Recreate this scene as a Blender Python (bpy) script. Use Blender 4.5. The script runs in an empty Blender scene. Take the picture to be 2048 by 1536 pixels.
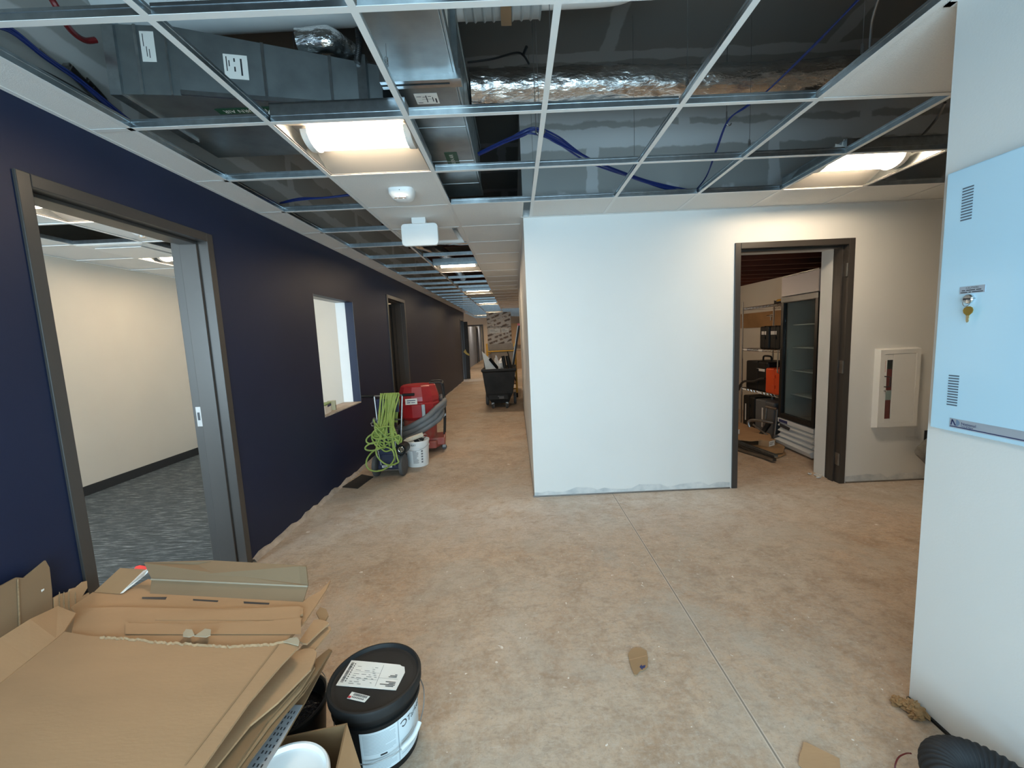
import bpy, math, random
from mathutils import Vector, Matrix, noise
PI = math.pi
random.seed(7)
S = bpy.context.scene
COL = S.collection
CAMZ = 1.431

# ------------------------------------------------------------------ camera
F_PX, PITCH, ROLL, YAW, CX, CY = 830.4048, .1144, -.0444, .0019, 1036.093, 770.637
_f0 = Vector((math.sin(YAW), math.cos(YAW), 0)); _r0 = Vector((math.cos(YAW), -math.sin(YAW), 0))
FWD = math.cos(PITCH) * _f0 - math.sin(PITCH) * Vector((0, 0, 1)); _u0 = _r0.cross(FWD)
RT = math.cos(ROLL) * _r0 + math.sin(ROLL) * _u0
UPV = -math.sin(ROLL) * _r0 + math.cos(ROLL) * _u0
cam = bpy.data.cameras.new('camera'); camo = bpy.data.objects.new('camera', cam); COL.objects.link(camo)
cam.sensor_width = 36; cam.sensor_fit = 'HORIZONTAL'; cam.lens = F_PX * 36 / 2048
cam.shift_x = -(CX - 1024) / 2048; cam.shift_y = (CY - 768) / 2048
cam.clip_start = .02
mw = Matrix((RT, UPV, -FWD)).transposed().to_4x4(); mw.translation = (0, 0, CAMZ); camo.matrix_world = mw
S.camera = camo

# ------------------------------------------------------------------ light and exposure
S.view_settings.view_transform = 'Standard'; S.view_settings.look = 'None'
S.view_settings.gamma = 1; S.view_settings.use_curve_mapping = False
S.view_settings.exposure = 1.0
w = bpy.data.worlds.new('sky'); S.world = w; w.use_nodes = True
w.node_tree.nodes['Background'].inputs[0].default_value = (.55, .75, 1, 1)
w.node_tree.nodes['Background'].inputs[1].default_value = 1.0
LAMP = 33.0          # radiance of the fluorescent lenses
LAMP_COL = (1, .77, .52)
def area(name, loc, rot, sx, sy, power, col):
    l = bpy.data.lights.new(name, 'AREA'); l.shape = 'RECTANGLE'; l.size = sx; l.size_y = sy; l.energy = power; l.color = col
    o = bpy.data.objects.new(name, l); COL.objects.link(o); o.location = loc; o.rotation_euler = rot
    return o
# daylight through the glazed front of the hall behind the camera and through the side room's front window
area('daylight', (-.2, -1.85, 1.3), (PI / 2, 0, 0), 3.0, 2.1, 92, (.56, .84, 1))
area('daylight', (-3.3, -1.85, 1.45), (PI / 2, 0, 0), 2.0, 1.7, 155, (.66, .86, 1))

# ------------------------------------------------------------------ helpers
class MB:
    def __init__(s): s.v = []; s.f = []; s.mi = []; s.sm = []
    def face(s, idx, mi=0, sm=False): s.f.append(tuple(idx)); s.mi.append(mi); s.sm.append(sm)
    def add(s, vs): b = len(s.v); s.v += [Vector(p) for p in vs]; return b
    def box(s, lo, hi, mi=0, fm=None):
        x0, y0, z0 = lo; x1, y1, z1 = hi
        if x0 > x1: x0, x1 = x1, x0
        if y0 > y1: y0, y1 = y1, y0
        if z0 > z1: z0, z1 = z1, z0
        b = s.add([(x0,y0,z0),(x1,y0,z0),(x1,y1,z0),(x0,y1,z0),(x0,y0,z1),(x1,y0,z1),(x1,y1,z1),(x0,y1,z1)])
        fm = fm or {}
        for k, q in (('-z',(0,3,2,1)),('+z',(4,5,6,7)),('-y',(0,1,5,4)),('+x',(1,2,6,5)),('+y',(2,3,7,6)),('-x',(3,0,4,7))):
            s.face([b + i for i in q], fm.get(k, mi))
        return s
    def obox(s, c, size, R=None, mi=0):
        n = len(s.v); h = [d / 2 for d in size]
        s.box((-h[0],-h[1],-h[2]), (h[0],h[1],h[2]), mi)
        M = Matrix.Translation(c) @ (R.to_4x4() if R else Matrix.Identity(4))
        for i in range(n, len(s.v)): s.v[i] = M @ s.v[i]
        return s
    def prism(s, pts, ext, mi=0):           # polygon of 3-D points, thickened along ext
        n = len(pts); ext = Vector(ext); b = s.add(pts); s.add([Vector(p) + ext for p in pts])
        nn = Vector((0,0,0))
        for i in range(n): nn += Vector(pts[i]).cross(Vector(pts[(i+1) % n]))
        flip = nn.dot(ext) > 0
        A = list(range(b, b + n)); B = list(range(b + n, b + 2 * n))
        s.face(A[::-1] if flip else A, mi); s.face(B if flip else B[::-1], mi)
        for i in range(n):
            j = (i + 1) % n; q = [A[i], A[j], B[j], B[i]]
            s.face(q if flip else q[::-1], mi)
        return s
    def tube(s, pts, r, n=8, mi=0, closed=False, caps=True, rfun=None):
        pts = [Vector(p) for p in pts]; m = len(pts)
        t0 = (pts[1] - pts[0]).normalized(); up = Vector((0,0,1)) if abs(t0.z) < .9 else Vector((1,0,0))
        u = t0.cross(up).normalized(); rings = []
        for i in range(m):
            a = pts[i-1] if i or closed else pts[0]; c = pts[(i+1) % m] if i < m-1 or closed else pts[-1]
            t = (c - a)
            t = t.normalized() if t.length > 1e-9 else t0
            u = (u - t * u.dot(t)); u = u.normalized() if u.length > 1e-6 else t.orthogonal().normalized()
            v = t.cross(u); rr = rfun(i, m) * r if rfun else r
            rings.append(s.add([pts[i] + (u * math.cos(2*PI*k/n) + v * math.sin(2*PI*k/n)) * rr for k in range(n)]))
        for i in range(m if closed else m - 1):
            A, B = rings[i], rings[(i+1) % m]
            for k in range(n): s.face((A+k, A+(k+1) % n, B+(k+1) % n, B+k), mi, True)
        if caps and not closed:
            s.face([rings[0]+k for k in range(n)][::-1], mi); s.face([rings[-1]+k for k in range(n)], mi)
        return s
    def lathe(s, prof, n=32, mi=0, M=None, ang=(0, 2*PI), ell=(1,1)):
        full = abs(ang[1]-ang[0]-2*PI) < 1e-6; cnt = n if full else n + 1; rings = []
        for r, z in prof:
            P = [Vector((ell[0]*r*math.cos(ang[0]+(ang[1]-ang[0])*k/n), ell[1]*r*math.sin(ang[0]+(ang[1]-ang[0])*k/n), z)) for k in range(cnt)]
            if M: P = [M @ p for p in P]
            rings.append(s.add(P))
        for i in range(len(prof) - 1):
            for k in range(n):
                j = (k+1) % cnt
                s.face((rings[i]+k, rings[i]+j, rings[i+1]+j, rings[i+1]+k), mi, True)
        if full:
            if prof[0][0] > 1e-6: s.face([rings[0]+k for k in range(n)][::-1], mi)
            if prof[-1][0] > 1e-6: s.face([rings[-1]+k for k in range(n)], mi)
        return s
    def build(s, name, mats, parent=None, bevel=0, sharp=35):
        me = bpy.data.meshes.new(name); me.from_pydata(s.v, [], s.f)
        mats = mats if isinstance(mats, (list, tuple)) else [mats]
        for m in mats: me.materials.append(m)
        me.polygons.foreach_set('material_index', s.mi); me.polygons.foreach_set('use_smooth', s.sm)
        if any(s.sm):
            try: me.set_sharp_from_angle(angle=math.radians(sharp))
            except Exception: pass
        me.update()
        o = bpy.data.objects.new(name, me); COL.objects.link(o)
        if parent: o.parent = parent
        if bevel:
            b = o.modifiers.new('bevel', 'BEVEL'); b.width = bevel; b.segments = 2; b.limit_method = 'ANGLE'; b.angle_limit = .6
        return o
def box(lo, hi, **k): return MB().box(lo, hi, **k)
def tag(o, label, cat, group=None, kind=None):
    o['label'] = label; o['category'] = cat
    if group: o['group'] = group
    if kind: o['kind'] = kind
    return o
def thing(name, label, cat, loc=(0,0,0), rotz=0, group=None):
    o = bpy.data.objects.new(name, None); COL.objects.link(o); o.location = loc; o.rotation_euler = (0,0,rotz); o.empty_display_size = .05
    return tag(o, label, cat, group)
def struct(o): o['kind'] = 'structure'; return o
def part(o, label): o['label'] = label; return o
def dup(root, loc, label=None, group=None, rotz=None):
    r = root.copy(); COL.objects.link(r); r.location = loc
    if rotz is not None: r.rotation_euler = (0,0,rotz)
    if label: r['label'] = label
    if group: r['group'] = group
    for ch in list(root.children):
        c = ch.copy(); COL.objects.link(c); c.parent = r
        for g in list(ch.children):
            d = g.copy(); COL.objects.link(d); d.parent = c
    return r
def U(px, py, x=None, y=None, z=None):       # the point of a plane that a direction from the camera meets
    d = ((px - CX) / F_PX) * RT - ((py - CY) / F_PX) * UPV + FWD
    t = x / d.x if x is not None else y / d.y if y is not None else (z - CAMZ) / d.z
    return Vector((0, 0, CAMZ)) + d * t
def smooth(P, n=6, closed=False):
    P = [Vector(p) for p in P]; m = len(P); out = []
    for i in range(m if closed else m - 1):
        g = (lambda k: P[k % m]) if closed else (lambda k: P[max(0, min(m-1, k))])
        a, b, c, d = g(i-1), g(i), g(i+1), g(i+2)
        for k in range(n):
            t = k / n
            out.append(.5*((2*b)+(c-a)*t+(2*a-5*b+4*c-d)*t*t+(3*b-a-3*c+d)*t**3))
    if not closed: out.append(P[-1])
    return out
def text_mb(txt, size, M, mb=None, mi=0, align='CENTER'):
    cu = bpy.data.curves.new('t', 'FONT'); cu.body = txt; cu.size = size; cu.align_x = align; cu.align_y = 'CENTER'
    o = bpy.data.objects.new('t', cu); COL.objects.link(o)
    dg = bpy.context.evaluated_depsgraph_get(); dg.update()
    me = bpy.data.meshes.new_from_object(o.evaluated_get(dg))
    mb = mb or MB(); b = mb.add([M @ v.co if isinstance(M, Matrix) else M(v.co) for v in me.vertices])
    for p in me.polygons: mb.face([b + i for i in p.vertices], mi)
    bpy.data.objects.remove(o); bpy.data.meshes.remove(me); bpy.data.curves.remove(cu)
    return mb
def frame3(o, ex, ey):                        # matrix whose x, y axes are ex, ey
    ex = Vector(ex).normalized(); ey = Vector(ey); ez = ex.cross(ey).normalized(); ey = ez.cross(ex)
    M = Matrix((ex, ey, ez)).transposed().to_4x4(); M.translation = o; return M
RZ = lambda a: Matrix.Rotation(a, 3, 'Z'); RX = lambda a: Matrix.Rotation(a, 3, 'X'); RY = lambda a: Matrix.Rotation(a, 3, 'Y')

# ------------------------------------------------------------------ materials
def nodes(name):
    m = bpy.data.materials.new(name); m.use_nodes = True; nt = m.node_tree
    return m, nt, nt.nodes['Principled BSDF']
def N(nt, t, **k):
    n = nt.nodes.new(t)
    for a, v in k.items():
        if a[0] == 'i' and a[1:].isdigit(): n.inputs[int(a[1:])].default_value = v
        else: setattr(n, a, v)
    return n
def c4(c): return (c[0], c[1], c[2], 1)
def mat(name, col, rough=.5, metal=0, var=0, scale=6, bump=0, bscale=60, col2=None, stretch=None, coat=0, spec=None, alpha=None, trans=0):
    m, nt, b = nodes(name); L = nt.links.new
    b.inputs['Base Color'].default_value = c4(col); b.inputs['Roughness'].default_value = rough; b.inputs['Metallic'].default_value = metal
    if coat: b.inputs['Coat Weight'].default_value = coat
    if spec is not None: b.inputs['Specular IOR Level'].default_value = spec
    if trans: b.inputs['Transmission Weight'].default_value = trans
    tc = None
    if var or bump:
        tc = N(nt, 'ShaderNodeTexCoord'); src = tc.outputs['Object']
        if stretch:
            mp = N(nt, 'ShaderNodeMapping'); mp.inputs['Scale'].default_value = stretch; L(src, mp.inputs[0]); src = mp.outputs[0]
    if var:
        n = N(nt, 'ShaderNodeTexNoise'); n.inputs['Scale'].default_value = scale; n.inputs['Detail'].default_value = 5; L(src, n.inputs[0])
        r = N(nt, 'ShaderNodeMapRange'); r.inputs[1].default_value = .3; r.inputs[2].default_value = .7; L(n.outputs[0], r.inputs[0])
        mx = N(nt, 'ShaderNodeMix', data_type='RGBA'); c2 = col2 or tuple(max(0, c * (1 - var)) for c in col)
        mx.inputs[6].default_value = c4(col); mx.inputs[7].default_value = c4(c2)
        L(r.outputs[0], mx.inputs[0]); L(mx.outputs[2], b.inputs['Base Color'])
    if bump:
        n2 = N(nt, 'ShaderNodeTexNoise'); n2.inputs['Scale'].default_value = bscale; n2.inputs['Detail'].default_value = 4; L(src, n2.inputs[0])
        bp = N(nt, 'ShaderNodeBump'); bp.inputs['Strength'].default_value = bump; bp.inputs['Distance'].default_value = .01
        L(n2.outputs[0], bp.inputs['Height']); L(bp.outputs[0], b.inputs['Normal'])
    return m
NAVY = mat('navy_paint', (.0088, .0160, .047), .5, spec=.32, var=.12, scale=2, bump=.05, bscale=180)
WHITE = mat('white_paint', (.76, .77, .755), .55, var=.03, scale=2, bump=.04, bscale=150)
GREIGE = mat('greige_paint', (.60, .565, .50), .55, var=.04, scale=2, bump=.04, bscale=150)
PRIMER = mat('primer', (.74, .75, .74), .7, var=.08, scale=3)
RAW = mat('raw_board_edge', (.55, .47, .40), .85, var=.35, scale=14, bump=.3)
FRAME = mat('taupe_enamel', (.050, .044, .040), .33, var=.06, scale=3)
TILE = mat('mineral_fibre', (.80, .795, .77), .9, var=.06, scale=140, bump=.25, bscale=220)
TEEW = mat('white_enamel', (.80, .80, .78), .4)
GALV = mat('galvanized_steel', (.58, .63, .66), .30, 1, var=.22, scale=26, bump=.05, bscale=30)
DUCT = mat('duct_steel', (.38, .42, .43), .45, 1, var=.25, scale=9, bump=.06, bscale=5)
FOIL = mat('foil', (.80, .80, .80), .22, 1, var=.15, scale=20, bump=.9, bscale=26, stretch=(.55, 1.6, 1.6))
BLACKP = mat('black_plastic', (.010, .010, .010), .48, spec=.3, var=.3, scale=8)
RUBBER = mat('grey_rubber', (.10, .10, .10), .7, var=.3, scale=15)
DBLACK = mat('dusty_black_plastic', (.011, .011, .0115), .6, var=.6, scale=5, col2=(.026, .025, .024), spec=.3)
WHITEP = mat('white_plastic', (.80, .81, .80), .35, var=.03)
PAPER = mat('paper', (.82, .80, .75), .7, var=.06, scale=10)
INK = mat('ink', (.03, .03, .035), .6)
CHROME = mat('chrome', (.75, .75, .75), .15, 1)
STEELD = mat('dull_steel', (.35, .34, .33), .4, 1, var=.3, scale=12)
RED = mat('red_plastic', (.42, .022, .025), .32, var=.25, scale=6)
REDD = mat('dusty_red_steel', (.36, .035, .030), .5, var=.4, scale=9, col2=(.30, .12, .09))
HOSEG = mat('grey_hose', (.17, .18, .19), .55, var=.2)
LIME = mat('lime_cord', (.34, .43, .095), .5, var=.2, scale=12)
NAVYM = mat('navy_enamel', (.012, .017, .06), .4, var=.5, scale=10, col2=(.05, .05, .07))
YELLOW = mat('yellow_enamel', (.62, .34, .03), .45, var=.2)
ORANGE = mat('orange_plastic', (.72, .075, .012), .4)
CARD = mat('cardboard', (.45, .275, .145), .8, var=.10, scale=3, bump=.05, bscale=40, stretch=(1, 3, 1))
CARD2 = mat('cardboard_inner', (.36, .225, .115), .8, var=.15, scale=5)
CARD3 = mat('cardboard_dark', (.25, .148, .070), .85, var=.2, scale=5)  # darker board copy; puts the shade between the piled boards into the colour
CARDG = mat('cardboard_greyish', (.25, .158, .085), .8, var=.10, scale=4)
CARDE = mat('cardboard_edge', (.40, .27, .15), .9, var=.4, scale=80)
TORN = mat('torn_paper', (.50, .345, .20), .9, var=.25, scale=60, bump=.5)
WOOD = mat('plywood', (.36, .20, .085), .6, var=.4, scale=3, stretch=(8, 1, 1))
JOIST = mat('stained_lumber', (.13, .030, .012), .65, var=.5, scale=4, stretch=(.6, 6, 3))
BLUEC = mat('blue_cable', (.010, .027, .155), .45)
BLACKC = mat('black_cable', (.015, .015, .015), .5)
DREDC = mat('red_conduit', (.16, .012, .014), .45, var=.3, scale=40)
PIPEW = mat('white_pipe', (.72, .74, .74), .5, var=.05)
BRASS = mat('brass', (.55, .42, .12), .3, 1)
BRASSL = mat('bright_brass', (.85, .78, .48), .3, 1)
PANEL = mat('panel_enamel', (.55, .80, .96), .16, var=.03, scale=3, bump=.03, bscale=25, coat=.3)
PLATE = mat('brushed_plate', (.46, .52, .60), .4, .3)
GREENL = mat('green_label', (.008, .06, .025), .5)
GREEN = mat('green_card', (.22, .33, .12), .6)
CLOTH = mat('grey_cloth', (.30, .29, .27), .85, var=.4, scale=15, bump=.4)
FILM = mat('cloudy_film', (.78, .76, .74), .35, var=.15, scale=20, bump=.5)
TANLAM = mat('tan_laminate', (.42, .30, .20), .5, var=.2, scale=4, stretch=(14, 1, 1))
BOARD = mat('grey_board', (.42, .375, .33), .7, var=.2, scale=6)
CREAM = mat('roller_nap', (.72, .63, .50), .9, var=.15, scale=60, bump=.6)
BROWNP = mat('brown_paper', (.40, .225, .095), .7, var=.25, scale=25, bump=.3)
WETB = mat('wet_black', (.008, .008, .009), .12, bump=.8, bscale=35)
HOSEB = mat('black_flex', (.020, .021, .024), .75, var=.3, scale=30)
BLUEINK = mat('blue_ink', (.02, .03, .12), .6)
REDINK = mat('red_ink', (.50, .05, .06), .6)
GREYP = mat('grey_plastic', (.11, .115, .12), .45, var=.15)
BASEV = mat('charcoal_vinyl', (.022, .023, .025), .5)
OFFW = mat('appliance_white', (.68, .70, .70), .3)
def glass(name, col, rough=.02):
    m, nt, b = nodes(name); L = nt.links.new
    tr = N(nt, 'ShaderNodeBsdfTransparent'); tr.inputs[0].default_value = c4(col)
    gl = N(nt, 'ShaderNodeBsdfGlossy'); gl.inputs['Roughness'].default_value = rough
    fr = N(nt, 'ShaderNodeLayerWeight'); fr.inputs[0].default_value = .5
    pw = N(nt, 'ShaderNodeMath', operation='POWER'); L(fr.outputs['Facing'], pw.inputs[0]); pw.inputs[1].default_value = 4
    ma = N(nt, 'ShaderNodeMath', operation='MULTIPLY_ADD'); L(pw.outputs[0], ma.inputs[0]); ma.inputs[1].default_value = .7; ma.inputs[2].default_value = .05
    mx = N(nt, 'ShaderNodeMixShader'); L(ma.outputs[0], mx.inputs[0]); L(tr.outputs[0], mx.inputs[1]); L(gl.outputs[0], mx.inputs[2])
    L(mx.outputs[0], nt.nodes['Material Output'].inputs[0]); return m
GLASS = glass('clear_glass', (.80, .86, .86))
def emit(name, col, s):
    m, nt, b = nodes(name); b.inputs['Base Color'].default_value = (.9, .9, .9, 1)
    b.inputs['Emission Color'].default_value = c4(col); b.inputs['Emission Strength'].default_value = s; return m
LENS = emit('lit_lens', LAMP_COL, LAMP)
LEDL = emit('led_lens', (.9, .95, 1), 1.2)

def mudboard(name, axes, top=None, patches=False, band=None, base=(.33, .32, .30), mud=(.56, .57, .56)):
    # raw gypsum board with taped and mudded joints; axes pick the two in-plane coordinates
    m, nt, b = nodes(name); L = nt.links.new; b.inputs['Roughness'].default_value = .85
    g = N(nt, 'ShaderNodeNewGeometry'); sp = N(nt, 'ShaderNodeSeparateXYZ'); L(g.outputs['Position'], sp.inputs[0])
    cb = N(nt, 'ShaderNodeCombineXYZ'); L(sp.outputs[axes[0]], cb.inputs[0]); L(sp.outputs[axes[1]], cb.inputs[1])
    nz = N(nt, 'ShaderNodeTexNoise'); nz.inputs['Scale'].default_value = 5; nz.inputs['Detail'].default_value = 6; L(g.outputs['Position'], nz.inputs[0])
    va = N(nt, 'ShaderNodeVectorMath', operation='SCALE'); va.inputs['Scale'].default_value = .10; L(nz.outputs['Color'], va.inputs[0])
    ad = N(nt, 'ShaderNodeVectorMath', operation='ADD'); L(cb.outputs[0], ad.inputs[0]); L(va.outputs[0], ad.inputs[1])
    br = N(nt, 'ShaderNodeTexBrick'); br.inputs['Scale'].default_value = 1
    br.inputs['Color1'].default_value = (0,0,0,1); br.inputs['Color2'].default_value = (0,0,0,1); br.inputs['Mortar'].default_value = (1,1,1,1)
    br.inputs['Mortar Size'].default_value = .055; br.inputs['Mortar Smooth'].default_value = .25
    br.inputs['Brick Width'].default_value = 1.5; br.inputs['Row Height'].default_value = .62; L(ad.outputs[0], br.inputs[0])
    fac = br.outputs['Color']
    def mx(a, bb):
        n = N(nt, 'ShaderNodeMath', operation='MAXIMUM'); L(a, n.inputs[0]); L(bb, n.inputs[1]); return n.outputs[0]
    if top:
        ax, val, sgn = top
        n1 = N(nt, 'ShaderNodeMath', operation='MULTIPLY_ADD'); L(nz.outputs[0], n1.inputs[0]); n1.inputs[1].default_value = .12*sgn; L(sp.outputs[ax], n1.inputs[2])
        r = N(nt, 'ShaderNodeMapRange'); r.inputs[1].default_value = val; r.inputs[2].default_value = val + .015*sgn; L(n1.outputs[0], r.inputs[0])
        fac = mx(fac, r.outputs[0])
    if band:
        n1 = N(nt, 'ShaderNodeMath', operation='MULTIPLY_ADD'); L(nz.outputs[0], n1.inputs[0]); n1.inputs[1].default_value = .10; L(sp.outputs[2], n1.inputs[2])
        s1 = N(nt, 'ShaderNodeMath', operation='SUBTRACT'); L(n1.outputs[0], s1.inputs[0]); s1.inputs[1].default_value = band[0] + .05
        a1 = N(nt, 'ShaderNodeMath', operation='ABSOLUTE'); L(s1.outputs[0], a1.inputs[0])
        r = N(nt, 'ShaderNodeMapRange'); r.inputs[1].default_value = band[1]; r.inputs[2].default_value = band[1] - .012; L(a1.outputs[0], r.inputs[0]); fac = mx(fac, r.outputs[0])
    if patches:
        fx = N(nt, 'ShaderNodeMath', operation='MULTIPLY'); L(sp.outputs[axes[0]], fx.inputs[0]); fx.inputs[1].default_value = 2.2
        fr = N(nt, 'ShaderNodeMath', operation='PINGPONG'); L(fx.outputs[0], fr.inputs[0]); fr.inputs[1].default_value = .5
        n1 = N(nt, 'ShaderNodeMath', operation='MULTIPLY_ADD'); L(nz.outputs[0], n1.inputs[0]); n1.inputs[1].default_value = .16; L(fr.outputs[0], n1.inputs[2])
        r = N(nt, 'ShaderNodeMapRange'); r.inputs[1].default_value = .20; r.inputs[2].default_value = .16; L(n1.outputs[0], r.inputs[0])
        zz = N(nt, 'ShaderNodeMath', operation='MULTIPLY_ADD'); L(nz.outputs[0], zz.inputs[0]); zz.inputs[1].default_value = .3; L(sp.outputs[2], zz.inputs[2])
        r2 = N(nt, 'ShaderNodeMapRange'); r2.inputs[1].default_value = 2.78; r2.inputs[2].default_value = 2.74; L(zz.outputs[0], r2.inputs[0])
        mm = N(nt, 'ShaderNodeMath', operation='MULTIPLY'); L(r.outputs[0], mm.inputs[0]); L(r2.outputs[0], mm.inputs[1]); fac = mx(fac, mm.outputs[0])
    mc = N(nt, 'ShaderNodeMix', data_type='RGBA'); mc.inputs[6].default_value = c4(base); mc.inputs[7].default_value = c4(mud)
    L(fac, mc.inputs[0]); L(mc.outputs[2], b.inputs['Base Color']); return m
GYP_DECK = mudboard('gypsum_lid', (0, 1), base=(.13, .125, .115), mud=(.21, .21, .205))  # same gypsum as the walls, darkened: the lid's low light is in its colour
GYP_X = mudboard('gypsum_side', (1, 2), top=(2, 3.12, 1), band=(2.72, .05), base=(.40, .40, .38), mud=(.58, .59, .58))
GYP_Y = mudboard('gypsum_front', (0, 2), top=(2, 3.20, 1), patches=True, band=(3.0, .065), base=(.40, .41, .40), mud=(.64, .66, .67))

def concrete():
    m, nt, b = nodes('worn_concrete'); L = nt.links.new
    tc = N(nt, 'ShaderNodeNewGeometry'); P = tc.outputs['Position']
    def noi(s, d=6, ro=.6, src=P, dist=0):
        n = N(nt, 'ShaderNodeTexNoise'); n.inputs['Scale'].default_value = s; n.inputs['Detail'].default_value = d; n.inputs['Roughness'].default_value = ro
        n.inputs['Distortion'].default_value = dist; L(src, n.inputs[0]); return n.outputs[0]
    def rng(x, a, c):
        r = N(nt, 'ShaderNodeMapRange'); r.inputs[1].default_value = a; r.inputs[2].default_value = c; L(x, r.inputs[0]); return r.outputs[0]
    def mix(f, a, c):
        n = N(nt, 'ShaderNodeMix', data_type='RGBA'); L(f, n.inputs[0])
        for i, q in ((6, a), (7, c)):
            if isinstance(q, tuple): n.inputs[i].default_value = c4(q)
            else: L(q, n.inputs[i])
        return n.outputs[2]
    def mul(x, k):
        n = N(nt, 'ShaderNodeMath', operation='MULTIPLY'); L(x, n.inputs[0])
        if isinstance(k, float): n.inputs[1].default_value = k
        else: L(k, n.inputs[1])
        return n.outputs[0]
    c = mix(rng(noi(.9, 4, .6, dist=.6), .35, .65), (.530, .375, .255), (.520, .430, .335))
    c = mix(mul(rng(noi(2.6, 6, .65, dist=1.2), .44, .72), .85), c, (.345, .225, .140))
    c = mix(mul(rng(noi(9, 8, .75, dist=.8), .44, .72), .7), c, (.285, .205, .140))
    c = mix(mul(rng(noi(38, 6, .75), .45, .68), .5), c, (.53, .48, .42))
    mp = N(nt, 'ShaderNodeMapping'); mp.inputs['Scale'].default_value = (1.2, 5, 1); mp.inputs['Rotation'].default_value = (0, 0, .5); L(P, mp.inputs[0])
    c = mix(mul(rng(noi(6, 8, .75, mp.outputs[0], 1.5), .60, .74), .55), c, (.62, .58, .53))       # scraped plaster smears
    c = mix(rng(noi(17, 3, .5, dist=.4), .72, .745), c, (.78, .73, .67))
    c = mix(rng(noi(41, 2, .5), .73, .75), c, (.80, .76, .70))                           # drops of joint compound
    # plaster dust swept off along the new walls
    sp = N(nt, 'ShaderNodeSeparateXYZ'); L(P, sp.inputs[0])
    def near(ax, val, w):
        s = N(nt, 'ShaderNodeMath', operation='SUBTRACT'); L(sp.outputs[ax], s.inputs[0]); s.inputs[1].default_value = val
        a = N(nt, 'ShaderNodeMath', operation='ABSOLUTE'); L(s.outputs[0], a.inputs[0]); return rng(a.outputs[0], w, 0)
    dust = mul(mul(near(1, 3.40, .80), rng(noi(6, 8, .75, dist=.6), .34, .58)), .85)
    c = mix(dust, c, (.64, .60, .55))
    mp2 = N(nt, 'ShaderNodeMapping'); mp2.inputs['Scale'].default_value = (1, 2.6, 1); mp2.inputs['Rotation'].default_value = (0, 0, -.35); L(P, mp2.inputs[0])
    c = mix(mul(rng(noi(13, 8, .8, mp2.outputs[0], .6), .50, .68), .55), c, (.255, .180, .125))     # trowel drag marks
    c = mix(mul(rng(noi(15, 8, .8, mp2.outputs[0], .9), .56, .70), .55), c, (.60, .545, .475))
    c = mix(mul(rng(noi(1.7, 5, .7, dist=.5), .50, .66), .6), c, (.455, .415, .355))
    c = mix(mul(rng(noi(70, 6, .8), .52, .66), .45), c, (.24, .180, .130))
    j = near(0, .812, .010); jm = N(nt, 'ShaderNodeMath', operation='GREATER_THAN'); L(j, jm.inputs[0]); jm.inputs[1].default_value = .2
    c = mix(mul(jm.outputs[0], .45), c, (.66, .60, .52))
    j = near(0, .812, .005)                                                                        # sawn joint
    jm = N(nt, 'ShaderNodeMath', operation='GREATER_THAN'); L(j, jm.inputs[0]); jm.inputs[1].default_value = .35
    c = mix(mul(jm.outputs[0], .75), c, (.12, .10, .08))
    for yy in (8.0, 14.1):
        j = near(1, yy, .008); jm = N(nt, 'ShaderNodeMath', operation='GREATER_THAN'); L(j, jm.inputs[0]); jm.inputs[1].default_value = .35
        c = mix(mul(jm.outputs[0], .5), c, (.14, .11, .08))
    L(c, b.inputs['Base Color'])
    b.inputs['Roughness'].default_value = .55
    rr_ = N(nt, 'ShaderNodeMapRange'); rr_.inputs[1].default_value = .3; rr_.inputs[2].default_value = .7; rr_.inputs[3].default_value = .48; rr_.inputs[4].default_value = .78; L(noi(3, 5), rr_.inputs[0]); L(rr_.outputs[0], b.inputs['Roughness'])
    bp = N(nt, 'ShaderNodeBump'); bp.inputs['Strength'].default_value = .25; bp.inputs['Distance'].default_value = .006
    L(noi(30, 8, .7), bp.inputs['Height']); L(bp.outputs[0], b.inputs['Normal'])
    return m
CONC = concrete()
def carpet():
    m, nt, b = nodes('streaked_carpet'); L = nt.links.new; b.inputs['Roughness'].default_value = .95
    g = N(nt, 'ShaderNodeNewGeometry')
    mp = N(nt, 'ShaderNodeMapping'); mp.inputs['Rotation'].default_value = (0, 0, -.45); mp.inputs['Scale'].default_value = (5, 60, 1); L(g.outputs['Position'], mp.inputs[0])
    n = N(nt, 'ShaderNodeTexNoise'); n.inputs['Scale'].default_value = 1.3; n.inputs['Detail'].default_value = 4; n.inputs['Roughness'].default_value = .7; L(mp.outputs[0], n.inputs[0])
    cr = N(nt, 'ShaderNodeValToRGB'); e = cr.color_ramp.elements
    e[0].position = .36; e[0].color = (.020, .027, .031, 1); e[1].position = .72; e[1].color = (.30, .33, .35, 1)
    q = cr.color_ramp.elements.new(.54); q.color = (.055, .068, .075, 1)
    L(n.outputs[0], cr.inputs[0]); L(cr.outputs[0], b.inputs['Base Color'])
    bp = N(nt, 'ShaderNodeBump'); bp.inputs['Strength'].default_value = .6; bp.inputs['Distance'].default_value = .004
    L(n.outputs[0], bp.inputs['Height']); L(bp.outputs[0], b.inputs['Normal']); return m
CARPET = carpet()
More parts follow.
